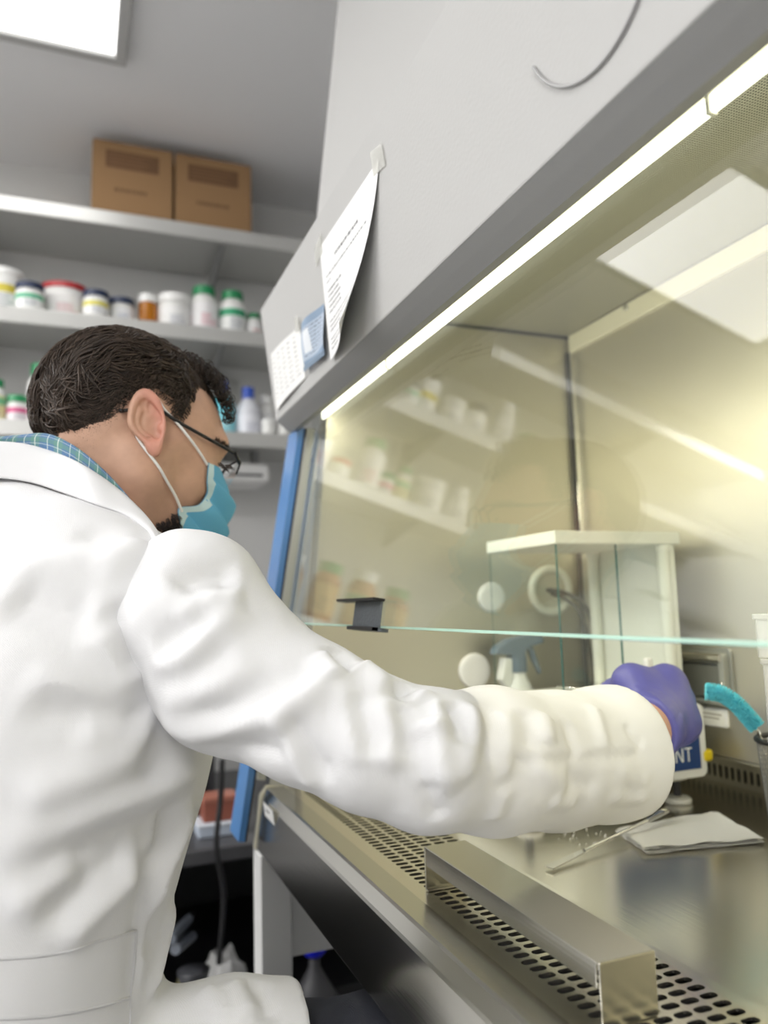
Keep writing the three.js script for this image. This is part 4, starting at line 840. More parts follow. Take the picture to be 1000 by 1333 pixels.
// ---- head
const HC = T(0.876, 0.178, 0.050), HF = V(0.387, -0.342, 0.856).normalize(), HU = V(0.188, 0.938, 0.290).normalize(), HS = HF.clone().cross(HU).normalize();
HU.copy(HS.clone().cross(HF));
const HM = new THREE.Matrix4().makeBasis(HF, HU, HS).setPosition(HC), HI = HM.clone().invert();
const h3 = (f, u, s) => V(f, u, s), neckLow = T(0.866, 0.015, -0.005).applyMatrix4(HI);
const skull = (x, y, z) => {
  const s = Math.abs(z);
  let d = ball(x, y, z, h3(0.006, 0.041, 0), 0.092, 0.071, 0.073);
  d = sminf(d, ball(x, y, z, h3(-0.030, 0.030, 0), 0.060, 0.062, 0.066), 0.03);
  d = sminf(d, ball(x, y, s, h3(0.048, -0.012, 0.018), 0.050, 0.072, 0.048), 0.03);      // cheeks
  d = sminf(d, cone(x, y, s, h3(0.004, -0.046, 0.050), h3(0.078, -0.092, 0.016), 0.017, 0.017), 0.030);
  d = sminf(d, cone(x, y, s, h3(0.004, -0.010, 0.058), h3(0.004, -0.046, 0.050), 0.015, 0.017), 0.025);
  d = sminf(d, cone(x, y, s, h3(0.089, 0.036, 0.010), h3(0.076, 0.032, 0.048), 0.013, 0.011), 0.018);  // brow
  d = sminf(d, cone(x, y, s, h3(0.062, -0.008, 0.050), h3(0.02, 0.004, 0.062), 0.012, 0.010), 0.02);     // cheekbone
  d = sminf(d, ball(x, y, z, h3(0.080, -0.052, 0), 0.026, 0.022, 0.026), 0.02);
  d = sminf(d, cone(x, y, z, h3(0.098, 0.022, 0), h3(0.122, -0.016, 0), 0.008, 0.0115), 0.012);     // nose
  d = sminf(d, ball(x, y, s, h3(0.108, -0.021, 0.011), 0.011, 0.009, 0.008), 0.008);
  d = sminf(d, ball(x, y, z, h3(0.101, -0.044, 0), 0.010, 0.006, 0.020), 0.008);
  d = sminf(d, ball(x, y, z, h3(0.100, -0.056, 0), 0.010, 0.006, 0.018), 0.008);
  d = smaxf(d, -ball(x, y, s, h3(0.098, 0.017, 0.034), 0.016, 0.012, 0.018), 0.012);
  d = Math.min(d, sminf(d, ball(x, y, s, h3(0.078, 0.017, 0.032), 0.0135, 0.0125, 0.0135), 0.004));
  return d;
};
const headField = (x, y, z) => {
  let d = skull(x, y, z);
  d = sminf(d, cone(x, y, z, h3(-0.022, -0.02, 0), neckLow, 0.055, 0.050), 0.025);
  d = sminf(d, cone(x, y, Math.abs(z), h3(-0.012, -0.03, 0.046), h3(neckLow.x + 0.05, neckLow.y, 0.02), 0.014, 0.016), 0.025);
  return d;
};
// ear, in its own axes: a up along the ear, b forwards, n outwards
const earAxis = V(-0.42, 0.907, 0).normalize(), earOut = V(-0.42, -0.16, 0.90), earFwd = earAxis.clone().cross(earOut).normalize();
earOut.copy(earFwd.clone().cross(earAxis)).normalize();
function ear(px, py, pz) {
  const c = V(-0.0225, 0.000, 0.0765), es = 1 / 0.93, dx = (px - c.x) * es, dy = (py - c.y) * es, dz = (pz - c.z) * es;
  const a = dx * earAxis.x + dy * earAxis.y + dz * earAxis.z, b = dx * earFwd.x + dy * earFwd.y + dz * earFwd.z, n = dx * earOut.x + dy * earOut.y + dz * earOut.z;
  const taper = a < 0 ? 1 - 0.42 * smooth(0, 0.034, -a) : 1 - 0.05 * smooth(0, 0.03, a), bb = (b + 0.006 * smooth(0, 0.034, -a) * -1) / (0.0172 * taper), k = Math.hypot(bb, a / 0.0305), ang = Math.atan2(a / 0.0305, bb);
  const front = smooth(0.2, 0.9, Math.cos(ang)) * smooth(0.75, 0.2, Math.sin(ang));           // the rim is open in front
  let d = Math.hypot((k - 1) * 0.019, (n - 0.004)) - lerp(0.0042, 0.0022, front);
  d = sminf(d, Math.max(Math.abs(n + 0.001) - 0.0016, (k - 1) * 0.017), 0.004);              // sheet
  d = sminf(d, Math.max(Math.hypot((k - 0.60) * 0.019, (n - 0.0015)) - 0.0030, (-0.15 + Math.cos(ang)) * 0.02, -a - 0.016), 0.004);  // inner fold
  d = sminf(d, ball(a, b, n, V(-0.028, 0.003, 0.002), 0.0085, 0.0068, 0.0042), 0.006);         // lobe
  d = smaxf(d, -ball(a, b, n, V(-0.004, 0.006, 0.002), 0.0115, 0.0072, 0.0065), 0.003);        // bowl
  d = smaxf(d, -ball(a, b, n, V(0.017, -0.001, 0.006), 0.007, 0.0045, 0.004), 0.003);
  d = sminf(d, ball(a, b, n, V(-0.007, 0.0145, 0.000), 0.0055, 0.0036, 0.0050), 0.003);        // tragus
  d = sminf(d, ball(a, b, n, V(-0.002, 0.004, -0.009), 0.020, 0.012, 0.008), 0.006);           // root
  return d * 0.93;
}
const world = (f) => (x, y, z) => { const e = HI.elements; return f(e[0] * x + e[4] * y + e[8] * z + e[12], e[1] * x + e[5] * y + e[9] * z + e[13], e[2] * x + e[6] * y + e[10] * z + e[14]); };
const headWorld = world(headField), toHead = (p) => p.clone().applyMatrix4(HI), fromHead = (p) => p.clone().applyMatrix4(HM);
const onHead = (px, py, lift = 0) => { const p = trace(headWorld, px, py); if (!p) return at(px, py, 0.75); const o = V(0, EYE, 0).sub(p).normalize(); return p.addScaledVector(o, lift); };
// ---- coat collar and shirt collar: bands that run round the neck
function band(stations, mat, name, parent, mapUV) {   // each station is a closed ring of points
  const n = stations[0].length, pos = [], uv = [], idx = [], curves = [];
  for (let j = 0; j < n; j++) curves.push(new THREE.CatmullRomCurve3(stations.map((s) => s[j]), false, 'centripetal'));
  const N = 64, rings = []; for (let i = 0; i <= N; i++) rings.push(curves.map((c) => c.getPoint(i / N)));
  const K = 20; rings.forEach((ring, i) => { const c = new THREE.CatmullRomCurve3(ring, true, 'centripetal'); for (let k = 0; k <= K; k++) { const p = c.getPoint(k / K); pos.push(p.x, p.y, p.z); uv.push(i / N * 0.45, k / K * 0.12); } });
  for (let i = 0; i < N; i++) for (let k = 0; k < K; k++) { const a = i * (K + 1) + k, b = a + 1, c = a + K + 1, d = c + 1; idx.push(a, b, c, b, d, c); }
  const g = new THREE.BufferGeometry(); g.setAttribute('position', new THREE.Float32BufferAttribute(pos, 3)); g.setAttribute('uv', new THREE.Float32BufferAttribute(uv, 2)); g.setIndex(idx); g.computeVertexNormals();
  return mesh(name, g, mat, parent);
}
const mirrorX = (p) => V(2 * 0.855 - p.x, p.y, p.z), depthOf = (p) => p.clone().sub(V(0, EYE, 0)).dot(FWD);
let topDepths = [];
function bandFrom(list, mat, name, parent, thick, lift, behind) {   // list of [top px, bottom px, ...] from the back round to the right front; the lower edge lies on the shoulders
  const st = list.map(([tx, ty, bx, by, dd]) => {
    const on = dd ? null : trace(coatSolid, bx, by, 0.4), b0 = on ?? at(bx, by, dd ?? 0.745), bd = depthOf(b0) - lift, b = at(bx, by, bd), neckAt = trace(headWorld, tx, ty, 0.4), nd = neckAt ? depthOf(neckAt) - (dd ? 0.004 : 0.012) : 9, t = at(tx, ty, Math.min(nd, dd ? dd : bd + behind)), c = V(0.855, (t.y + b.y) / 2, 0.0), out = t.clone().add(b).multiplyScalar(0.5).sub(c).setY(0).normalize();
    topDepths.push([tx, bd + behind]);
    const mid = t.clone().lerp(b, 0.5).addScaledVector(out, 0.004);
    return [t.clone().addScaledVector(out, -0.004).setY(t.y - 0.002), t, t.clone().lerp(b, 0.18).addScaledVector(out, 0.004), mid, b.clone().addScaledVector(out, 0.003), b.clone().addScaledVector(out, -thick), t.clone().lerp(b, 0.5).addScaledVector(out, -thick - 0.004)];
  });
  const other = st.slice().reverse().map((s) => s.map(mirrorX)), all = [...other.filter((s) => s[1].x > 0.87), ...st];
  return band(all, mat, name, parent);
}
bandFrom([[-60, 574, -70, 620], [-10, 574, -18, 620], [30, 577, 35, 626], [70, 588, 80, 640], [110, 606, 122, 655], [150, 633, 158, 668], [186, 667, 188, 685], [212, 703, 206, 714]], cloth, 'collar', coat, 0.006, 0.006, 0.030);
const topAt = (x) => { const q = topDepths; for (let i = 0; i < q.length - 1; i++) if (x <= q[i + 1][0]) return lerp(q[i][1], q[i + 1][1], clamp((x - q[i][0]) / (q[i + 1][0] - q[i][0]), 0, 1)); return q.at(-1)[1]; };
const plaid = colourTexture(256, 256, (u, v) => {
  const s = (x, a, b) => (x % 1 > a && x % 1 < b ? 1 : 0); let c = [0.33, 0.47, 0.62]; const mix = (q, k) => { c = c.map((x, i) => lerp(x, q[i], k)); };
  if (s(u, 0.05, 0.42)) mix([0.42, 0.58, 0.52], 0.55); if (s(v, 0.3, 0.7)) mix([0.40, 0.58, 0.48], 0.5); if (s(u, 0.20, 0.25) || s(u, 0.75, 0.79)) mix([0.86, 0.88, 0.84], 0.7); if (s(v, 0.12, 0.17) || s(v, 0.80, 0.85)) mix([0.86, 0.88, 0.84], 0.6);
  return c;
}, 40);
bandFrom([[-40, 567, -40, 595], [0, 568, 0, 596], [24, 566, 22, 596], [60, 564, 60, 602], [95, 579, 92, 618], [125, 602, 120, 640], [152, 629, 148, 660], [180, 663, 176, 690], [200, 695, 195, 712]].map((q) => [...q, topAt(q[0]) + 0.008]), std({ map: plaid, roughness: 0.85 }), 'shirt_collar', person, 0.003, 0, 0);

let scalp, scalpN;
const skinTone = [0.60, 0.355, 0.245];
function skinned(g) {
  const p = g.attributes.position, c = new Float32Array(p.count * 3);
  for (let i = 0; i < p.count; i++) {
    const x = p.getX(i), y = p.getY(i), z = p.getZ(i), n = 1 + 0.10 * noise(x * 60, y * 60, z * 60) + 0.05 * noise(x * 220, y * 220, z * 220);
    const beard = smooth(-0.03, -0.06, y + 0.25 * (0.03 - x)) * smooth(-0.02, 0.02, x) * 0.40, red = smooth(0.074, 0.084, Math.abs(z)) * smooth(0.06, 0.0, Math.abs(x + 0.022)) * 0.8 + 0.25 * smooth(-0.03, -0.10, y) * smooth(0.02, -0.03, x);
    const q = [lerp(skinTone[0], 0.68, red), lerp(skinTone[1], 0.29, red), lerp(skinTone[2], 0.22, red)].map((v, k) => v * n * (1 - beard * [0.5, 0.55, 0.5][k]));
    c.set(q, i * 3);
  }
  g.setAttribute('color', new THREE.BufferAttribute(c, 3)); return g;
}
const skinMat = phy({ vertexColors: true, roughness: 0.5, sheen: 0.15, clearcoat: 0.05, clearcoatRoughness: 0.5, bumpMap: blotch, bumpScale: 0.0003 });
const joinParts = (list) => mergeGeometries(list.map((g) => { const q = new THREE.BufferGeometry(); q.setAttribute('position', g.attributes.position); q.setAttribute('normal', g.attributes.normal); q.setAttribute('color', g.attributes.color); q.setAttribute('uv', g.attributes.uv); q.setIndex(g.index); return q; }));
{
  const head = skinned(field(headField, [-0.12, -0.24, -0.10], [0.15, 0.15, 0.10], 0.0032)); scalp = head.attributes.position.clone(); scalpN = head.attributes.normal.clone(); const er = skinned(field(ear, [-0.055, -0.04, 0.055], [0.025, 0.055, 0.105], 0.0011));
  const flip = er.clone(); { const p = flip.attributes.position = er.attributes.position.clone(), n = flip.attributes.normal = er.attributes.normal.clone(); for (let i = 0; i < p.count; i++) { p.setZ(i, -p.getZ(i)); n.setZ(i, -n.getZ(i)); } const ix = flip.index.array.slice(); for (let i = 0; i < ix.length; i += 3) { const q = ix[i + 1]; ix[i + 1] = ix[i + 2]; ix[i + 2] = q; } flip.setIndex(new THREE.BufferAttribute(ix, 1)); }
  for (const g of [head, er, flip]) { g.applyMatrix4(HM); planarUV(g); }
  // right wrist and forearm inside the sleeve
  const w0 = at(760, 985, 0.735), w1 = at(842, 948, 0.815), nk = fromHead(V(-0.03, -0.10, 0)), j = [nk, T(0.70, -0.01, 0.07), SL[4].p, w0, w1], jr = [0.035, 0.036, 0.034, 0.034, 0.0285], lo = [0, 1, 2].map((k) => Math.min(...j.map((q) => q.getComponent(k))) - 0.06), hi = [0, 1, 2].map((k) => Math.max(...j.map((q) => q.getComponent(k))) + 0.06);
  const arm = field((x, y, z) => { let d = 1e9; for (let k = 0; k < 4; k++) d = sminf(d, cone(x, y, z, j[k], j[k + 1], jr[k], jr[k + 1]), 0.01); return d; }, lo, hi, 0.006);
  { const c = new Float32Array(arm.attributes.position.count * 3); for (let i = 0; i < c.length; i += 3) c.set(skinTone, i); arm.setAttribute('color', new THREE.BufferAttribute(c, 3)); planarUV(arm); }
  mesh('body', joinParts([head, er, flip, arm]), skinMat, person);
}
// ---- hair: a cap over the skull and locks that lie over it
const hairLine = [[257, 503], [254, 522], [247, 540], [238, 556], [230, 548], [222, 526], [208, 514], [190, 512], [172, 522], [158, 535], [147, 553], [138, 570], [122, 584], [96, 592], [60, 590]].map(([x, y]) => { const p = toHead(onHead(x, y)); return [p.x, p.y]; });
hairLine.unshift([0.082, 0.076], [0.060, 0.084], [0.040, 0.083]); hairLine.push([-0.12, -0.06], [-0.16, 0.02], [-0.16, 0.2], [0.14, 0.2], [0.12, 0.10]);
function edgeDistance(x, y) {                  // positive inside the hair, in the head's side view
  let inside = false, best = 1;
  for (let i = 0, j = hairLine.length - 1; i < hairLine.length; j = i++) {
    const [ax, ay] = hairLine[i], [bx, by] = hairLine[j];
    if (ay > y !== by > y && x < (bx - ax) * (y - ay) / (by - ay) + ax) inside = !inside;
    const dx = bx - ax, dy = by - ay, t = clamp(((x - ax) * dx + (y - ay) * dy) / (dx * dx + dy * dy), 0, 1); best = Math.min(best, Math.hypot(x - ax - dx * t, y - ay - dy * t));
  }
  return inside ? best : -best;
}
const hairDepth = (x, y) => { const e = edgeDistance(x, y); return e < 0 ? 0 : (0.0025 + 0.013 * smooth(0.0, 0.055, e) + 0.004 * smooth(-0.02, -0.08, x) * smooth(0.0, 0.03, e)) * smooth(0, 0.006, e); };
const hairMat = phy({ vertexColors: true, roughness: 0.42, specularIntensity: 0.7, sheen: 0.1 });
{
  const cap = (x, y, z) => { const e = edgeDistance(x, y), t = hairDepth(x, y), nn = 0.006 * noise(x * 58 + y * 40, y * 50, z * 58) * smooth(0.01, 0.05, e); return e < 0.006 ? Math.max(skull(x, y, z) + 0.004, 0.0015) : skull(x, y, z) - t * 0.80 - nn + 0.0015; };
  const g = field(cap, [-0.14, -0.08, -0.11], [0.15, 0.17, 0.11], 0.0034); const cc = new Float32Array(g.attributes.position.count * 3); for (let i = 0; i < cc.length; i += 3) cc.set([0.030, 0.021, 0.016], i);
  g.setAttribute('color', new THREE.BufferAttribute(cc, 3)); planarUV(g);
  // locks
  const r = rng(404), P = [], Nn = [], C = [], I = [], src = g.attributes.position, sn = g.attributes.normal, segs = 8;
  const count = 60000;
  for (let q = 0; q < count; q++) {
    const fade = q > 9500, S0 = fade ? scalp : src, N0 = fade ? scalpN : sn, i = Math.floor(r() * S0.count); let p = V(S0.getX(i), S0.getY(i), S0.getZ(i)); const nrm = V(N0.getX(i), N0.getY(i), N0.getZ(i)), e = edgeDistance(p.x, p.y);
    if (fade ? e < 0.0 || e > 0.022 || Math.abs(p.z) < 0.03 : e < 0.001 || skull(p.x, p.y, p.z) < 0.001) continue;
    const len = (fade ? 0.75 : 1) * lerp(0.009, 0.034, smooth(0.005, 0.06, e)) * (0.7 + 0.6 * r()), ph = noise(p.x * 45, p.y * 45, p.z * 45) * 6, wav = 0.35 + 0.5 * smooth(0.02, 0.08, p.y), w = lerp(0.0006, 0.0014, r()) * lerp(0.6, 1, smooth(0.005, 0.04, e));
    const front = smooth(0.045, 0.10, p.x) * smooth(0.05, 0.09, p.y), tone = 0.45 + 1.1 * r() * r() + 0.5 * smooth(0.08, 0.13, p.y), col = [0.085 * tone, 0.060 * tone, 0.045 * tone];
    const flow = V(-0.75 + 1.5 * front + 0.7 * noise(p.x * 22, p.y * 22, p.z * 22 + 5), -0.62 + 0.35 * front + 0.6 * noise(p.x * 22 + 9, p.y * 22, p.z * 22), (p.z > 0 ? 0.25 : -0.25) * (1 - front) + 0.6 * noise(p.x * 20, p.y * 20 + 7, p.z * 20));
    const ring0 = P.length / 3; let dir = flow.clone().addScaledVector(nrm, -flow.dot(nrm)).normalize();
    const lift = 0.0005 + 0.004 * r() * smooth(0.01, 0.05, e) + front * 0.006 * r();
    for (let k = 0; k <= segs; k++) {
      const f = k / segs, side = dir.clone().cross(nrm).normalize(), pt = p.clone().addScaledVector(nrm, lift * Math.sin(f * Math.PI * 0.85)).addScaledVector(side, 0.0034 * wav * Math.sin(f * 6.0 + ph) ), rr = w * (1 - 0.85 * f * f);
      for (let m = 0; m < 3; m++) { const a = m / 3 * Math.PI * 2, n = side.clone().multiplyScalar(Math.cos(a)).addScaledVector(nrm, Math.sin(a)); P.push(pt.x + n.x * rr, pt.y + n.y * rr, pt.z + n.z * rr); Nn.push(n.x, n.y, n.z); C.push(...col); }
      if (k < segs) {
        p = p.clone().addScaledVector(dir, len / segs); const h = 0.001, d0 = skull(p.x, p.y, p.z), gr = V(skull(p.x + h, p.y, p.z) - d0, skull(p.x, p.y + h, p.z) - d0, skull(p.x, p.y, p.z + h) - d0).normalize();
        const want = hairDepth(p.x, p.y) * 0.80 + 0.0005; p.addScaledVector(gr, clamp(want - d0, -0.004, 0.004) * 0.6); nrm.copy(gr); dir.addScaledVector(nrm, -dir.dot(nrm)).normalize();
        if (front > 0.3) dir.applyAxisAngle(nrm, 0.28 * Math.sign(noise(q * 0.37, 3, 1))); 
      }
    }
    for (let k = 0; k < segs; k++) for (let m = 0; m < 3; m++) { const a = ring0 + k * 3 + m, b = ring0 + k * 3 + (m + 1) % 3; I.push(a, a + 3, b, b, a + 3, b + 3); }
  }
  // curls over the forehead
  for (const [cx, cy, rad, d] of [[286, 497, 9, 0.890], [292, 507, 8, 0.890], [296, 519, 8, 0.890], [297, 531, 7, 0.890], [277, 489, 9, 0.885], [298, 543, 5, 0.890], [266, 480, 8, 0.885], [290, 515, 6, 0.880], [256, 472, 8, 0.885], [246, 466, 8, 0.885], [272, 486, 9, 0.890], [262, 486, 7, 0.880], [280, 500, 7, 0.880]]) for (let j = 0; j < 26; j++) {
    const ring0 = P.length / 3, c = toHead(at(cx + (r() - 0.5) * 8, cy + (r() - 0.5) * 8, d + (r() - 0.5) * 0.03)), ra = pxr(rad, d) * (0.7 + 0.6 * r()), a0 = r() * 6.28, ex = V(0.8, 0.1, r() - 0.5).normalize(), ey = V(0, 1, 0.4 * (r() - 0.5)).normalize(), n0 = ex.clone().cross(ey).normalize(), tone = 0.6 + r(), col = [0.030 * tone, 0.0195 * tone, 0.013 * tone], S2 = 12;
    for (let k = 0; k <= S2; k++) { const f = k / S2, a = a0 + f * 4.2, rr = 0.0009 * (1 - 0.8 * f), pt = c.clone().addScaledVector(ex, Math.cos(a) * ra * (1 - 0.3 * f)).addScaledVector(ey, Math.sin(a) * ra * (1 - 0.3 * f)).addScaledVector(n0, (f - 0.5) * 0.006), o = pt.clone().sub(c).normalize(); for (let m = 0; m < 3; m++) { const t = m / 3 * 6.283, n = o.clone().multiplyScalar(Math.cos(t)).addScaledVector(n0, Math.sin(t)); P.push(pt.x + n.x * rr, pt.y + n.y * rr, pt.z + n.z * rr); Nn.push(n.x, n.y, n.z); C.push(...col); } }
    for (let k = 0; k < S2; k++) for (let m = 0; m < 3; m++) { const a = ring0 + k * 3 + m, b = ring0 + k * 3 + (m + 1) % 3; I.push(a, a + 3, b, b, a + 3, b + 3); }
  }
  // beard edge under the jaw, brows and lashes
  const tuft = (px, py, dirx, diry, n, spread, len, lift) => { for (let j = 0; j < n; j++) { const root = toHead(onHead(px + (r() - 0.5) * spread, py + (r() - 0.5) * spread * 0.7, 0.0005)), tip = root.clone().add(V(dirx + (r() - 0.5) * 0.7, diry + (r() - 0.5) * 0.5, 0.35 + 0.4 * r()).normalize().multiplyScalar(len * (0.6 + 0.8 * r()))), ring0 = P.length / 3, tone = 0.5 + r(); for (let k = 0; k <= 2; k++) for (let m = 0; m < 3; m++) { const a = m * 2.094, f = k / 2, pt = root.clone().lerp(tip, f), rr = 0.00038 * (1 - 0.8 * f), n1 = V(Math.cos(a), 0, Math.sin(a)); P.push(pt.x + n1.x * rr, pt.y, pt.z + n1.z * rr); Nn.push(n1.x, 0, n1.z); C.push(0.03 * tone, 0.019 * tone, 0.013 * tone); } for (let k = 0; k < 2; k++) for (let m = 0; m < 3; m++) { const a = ring0 + k * 3 + m, b = ring0 + k * 3 + (m + 1) % 3; I.push(a, b, a + 3, b, b + 3, a + 3); } } };
  for (const [x, y] of [[228, 672], [222, 678], [215, 682], [208, 684], [230, 682], [224, 688], [216, 690]]) tuft(x, y, 0.4, -0.8, 80, 11, 0.006);
  for (const [x, y] of [[283, 574], [290, 577], [296, 582]]) tuft(x, y, -0.4, -0.2, 60, 6, 0.007);
  for (const [x, y] of [[286, 604], [291, 607], [296, 606]]) tuft(x, y, 0.8, -0.5, 40, 5, 0.007);
  const lk = new THREE.BufferGeometry(); lk.setAttribute('position', new THREE.Float32BufferAttribute(P, 3)); lk.setAttribute('normal', new THREE.Float32BufferAttribute(Nn, 3)); lk.setAttribute('color', new THREE.Float32BufferAttribute(C, 3)); lk.setAttribute('uv', new THREE.Float32BufferAttribute(new Float32Array(P.length / 3 * 2), 2)); lk.setIndex(I);
  const all = joinParts([g, lk]); all.applyMatrix4(HM);
  mesh('hair', all, hairMat, person, 'short wavy dark brown hair');
}
// ---- face mask with pleats, border and ear loops
{
  const blue = std({ color: new THREE.Color(0.15, 0.50, 0.78), roughness: 0.8, side: THREE.DoubleSide, bumpMap: weave, bumpScale: 0.0002 }), pale = std({ color: new THREE.Color(0.62, 0.80, 0.85), roughness: 0.8, side: THREE.DoubleSide });
  const edgePx = [[271, 602], [270, 612], [269, 626], [268, 643], [258, 657], [232, 662], [233, 675], [236, 692]], edge = edgePx.map(([x, y], i) => toHead(onHead(x, y, i === 4 ? 0.010 : 0.003)));
  const mid = [[0.110, 0.020], [0.126, 0.004], [0.137, -0.018], [0.138, -0.040], [0.133, -0.060], [0.124, -0.080], [0.108, -0.098], [0.088, -0.106]].map(([f, u]) => V(f, u, 0));
  const ce = new THREE.CatmullRomCurve3(edge, false, 'centripetal'), cm = new THREE.CatmullRomCurve3(mid, false, 'centripetal');
  const nu = 40, nv = 56, make = (w0, w1, lift) => {
    const g = new THREE.PlaneGeometry(1, 1, nu, nv), p = g.attributes.position, uv = g.attributes.uv;
    for (let i = 0; i < p.count; i++) {
      const w = lerp(w0, w1, uv.getX(i)), v = 1 - uv.getY(i), e = ce.getPoint(v), m = cm.getPoint(v), k = Math.abs(w), kk = Math.pow(k, 1.9);
      let f = lerp(m.x, e.x, kk), u = lerp(m.y, e.y, k * k * 0.6 + k * 0.4), s = e.z * Math.sign(w) * Math.pow(k, 0.92);
      const saw = (v * 4.2 + 0.1) % 1, pl = (0.011 * (1 - saw) * smooth(0.0, 0.12, saw)) * smooth(1.0, 0.9, k) * smooth(0.1, 0.22, v) * smooth(1.0, 0.9, v);
      f += pl + lift; const d = skull(f, u, s); if (d < 0.0018 + lift) { f += 0.0018 + lift - d; s += Math.sign(w) * (0.0018 + lift - d) * 0.5 * k; }
      p.setXYZ(i, f, u, s); uv.setXY(i, w * 0.08, v * 0.14);
    }
    g.computeVertexNormals(); return g.applyMatrix4(HM);
  };
  const mk = mesh('face_mask', make(-1, 1, 0), blue, person, 'light blue pleated face mask');
  for (const s of [1, -1]) mesh('border', make(s * 0.94, s * 1.0, 0.0009), pale, mk);
  const white = std({ color: new THREE.Color(0.85, 0.84, 0.82), roughness: 0.8 });
  const up = [[270, 605], [258, 586], [244, 567], [229, 549], [214, 533], [207, 522]].map(([x, y], i) => onHead(x, y, [0.003, 0.006, 0.006, 0.005, 0.004, 0.001][i]));
  const low = [[237, 666], [228, 645], [217, 626], [208, 610], [198, 596], [187, 582], [178, 568], [174, 555]].map(([x, y], i) => onHead(x, y, [0.004, 0.005, 0.004, 0.004, 0.004, 0.003, 0.003, 0.001][i]));
  mesh('ear_loop', tube(up, 0.0015, 30, 8), white, mk); mesh('ear_loop', tube(low, 0.0015, 36, 8), white, mk);
  const flipS = (p) => fromHead(toHead(p).multiply(V(1, 1, -1)));
  mesh('ear_loop', tube(up.map(flipS), 0.0015, 30, 8), white, mk); mesh('ear_loop', tube(low.map(flipS), 0.0015, 36, 8), white, mk);
}
// ---- glasses
{
  const fm = phy({ color: new THREE.Color(0.010, 0.010, 0.011), roughness: 0.3 });
  const lensM = phy({ color: new THREE.Color(0.97, 0.98, 0.98), transmission: 1, thickness: 0, roughness: 0, ior: 1.5 });
  const W = (f, u, s) => fromHead(V(f, u, s)), LW = 0.026, LH = 0.0185, lensAt = (s, a, k = 1) => { const c = Math.cos(a), q = Math.sin(a), x = Math.sign(c) * Math.pow(Math.abs(c), 0.75) * LW * k, y = Math.sign(q) * Math.pow(Math.abs(q), 0.8) * LH * k, ss = s * (0.034 + x); return W(0.113 - 0.9 * ss * ss * 3 + 0.10 * y, 0.012 + y, ss); };
  const hinge = V(0.0895, 0.026, 0.0640);
  const arm = (s) => {
    const ends = [hinge, toHead(onHead(262, 566, 0.008)), toHead(onHead(225, 545, 0.006)), toHead(onHead(212, 536, 0.004)), toHead(onHead(196, 530, 0.003)), toHead(onHead(172, 533, 0.004)), toHead(onHead(158, 535, 0.004))].map((p) => W(p.x, p.y, s * p.z));
    const c = new THREE.CatmullRomCurve3(ends, false, 'centripetal'), sh = new THREE.Shape(rrect(0.0022, 0.0044, 0.0009, 3).map(([a, b]) => new THREE.Vector2(a, b))); 
    return [tube(ends, 0.0019, 60, 8), new THREE.SphereGeometry(0.0026, 12, 8).scale(1.6, 0.8, 1).translate(...ends.at(-1).toArray())];
  };
  const gl = mesh('eyeglasses', arm(1), fm, person, 'dark framed eyeglasses'); mesh('temple_arm', arm(-1), fm, gl);
  for (const s of [1, -1]) {
    const pos = [], idx = [], ctr = lensAt(s, 0, 0); pos.push(...ctr.toArray()); const N = 40; for (let k = 0; k < N; k++) pos.push(...lensAt(s, k / N * Math.PI * 2).toArray()); for (let k = 0; k < N; k++) idx.push(0, 1 + k, 1 + (k + 1) % N);
    const g = new THREE.BufferGeometry(); g.setAttribute('position', new THREE.Float32BufferAttribute(pos, 3)); g.setIndex(idx); g.computeVertexNormals(); g.setAttribute('uv', new THREE.Float32BufferAttribute(new Float32Array(pos.length / 3 * 2), 2));
    const ln = mesh('lens', g, lensM, gl);
    const up = []; for (let k = 0; k <= 24; k++) up.push(lensAt(s, lerp(-0.25, Math.PI + 0.25, k / 24), 1.02)); mesh('upper_rim', tube(up, 0.0013, 60, 6), fm, ln);
    mesh('nose_pad', new THREE.SphereGeometry(0.0035, 12, 8).scale(0.6, 1.4, 0.6).applyMatrix4(new THREE.Matrix4().setPosition(W(0.106, -0.003, s * 0.0115))), M.clear, gl);
    mesh('pad_arm', tube([W(0.106, -0.002, s * 0.0125), W(0.110, 0.002, s * 0.0135), W(0.1135, 0.006, s * 0.0105)], 0.0005, 12, 5), M.steelBright, gl);
    mesh('hinge', tube([lensAt(s, 0.35), W(hinge.x + 0.002, hinge.y + 0.001, s * hinge.z)], 0.0020, 6, 8), fm, gl);
  }
  mesh('bridge', tube([lensAt(1, Math.PI - 0.4), W(0.1175, 0.020, 0), lensAt(-1, Math.PI - 0.4)], 0.0014, 20, 8), fm, gl);
}
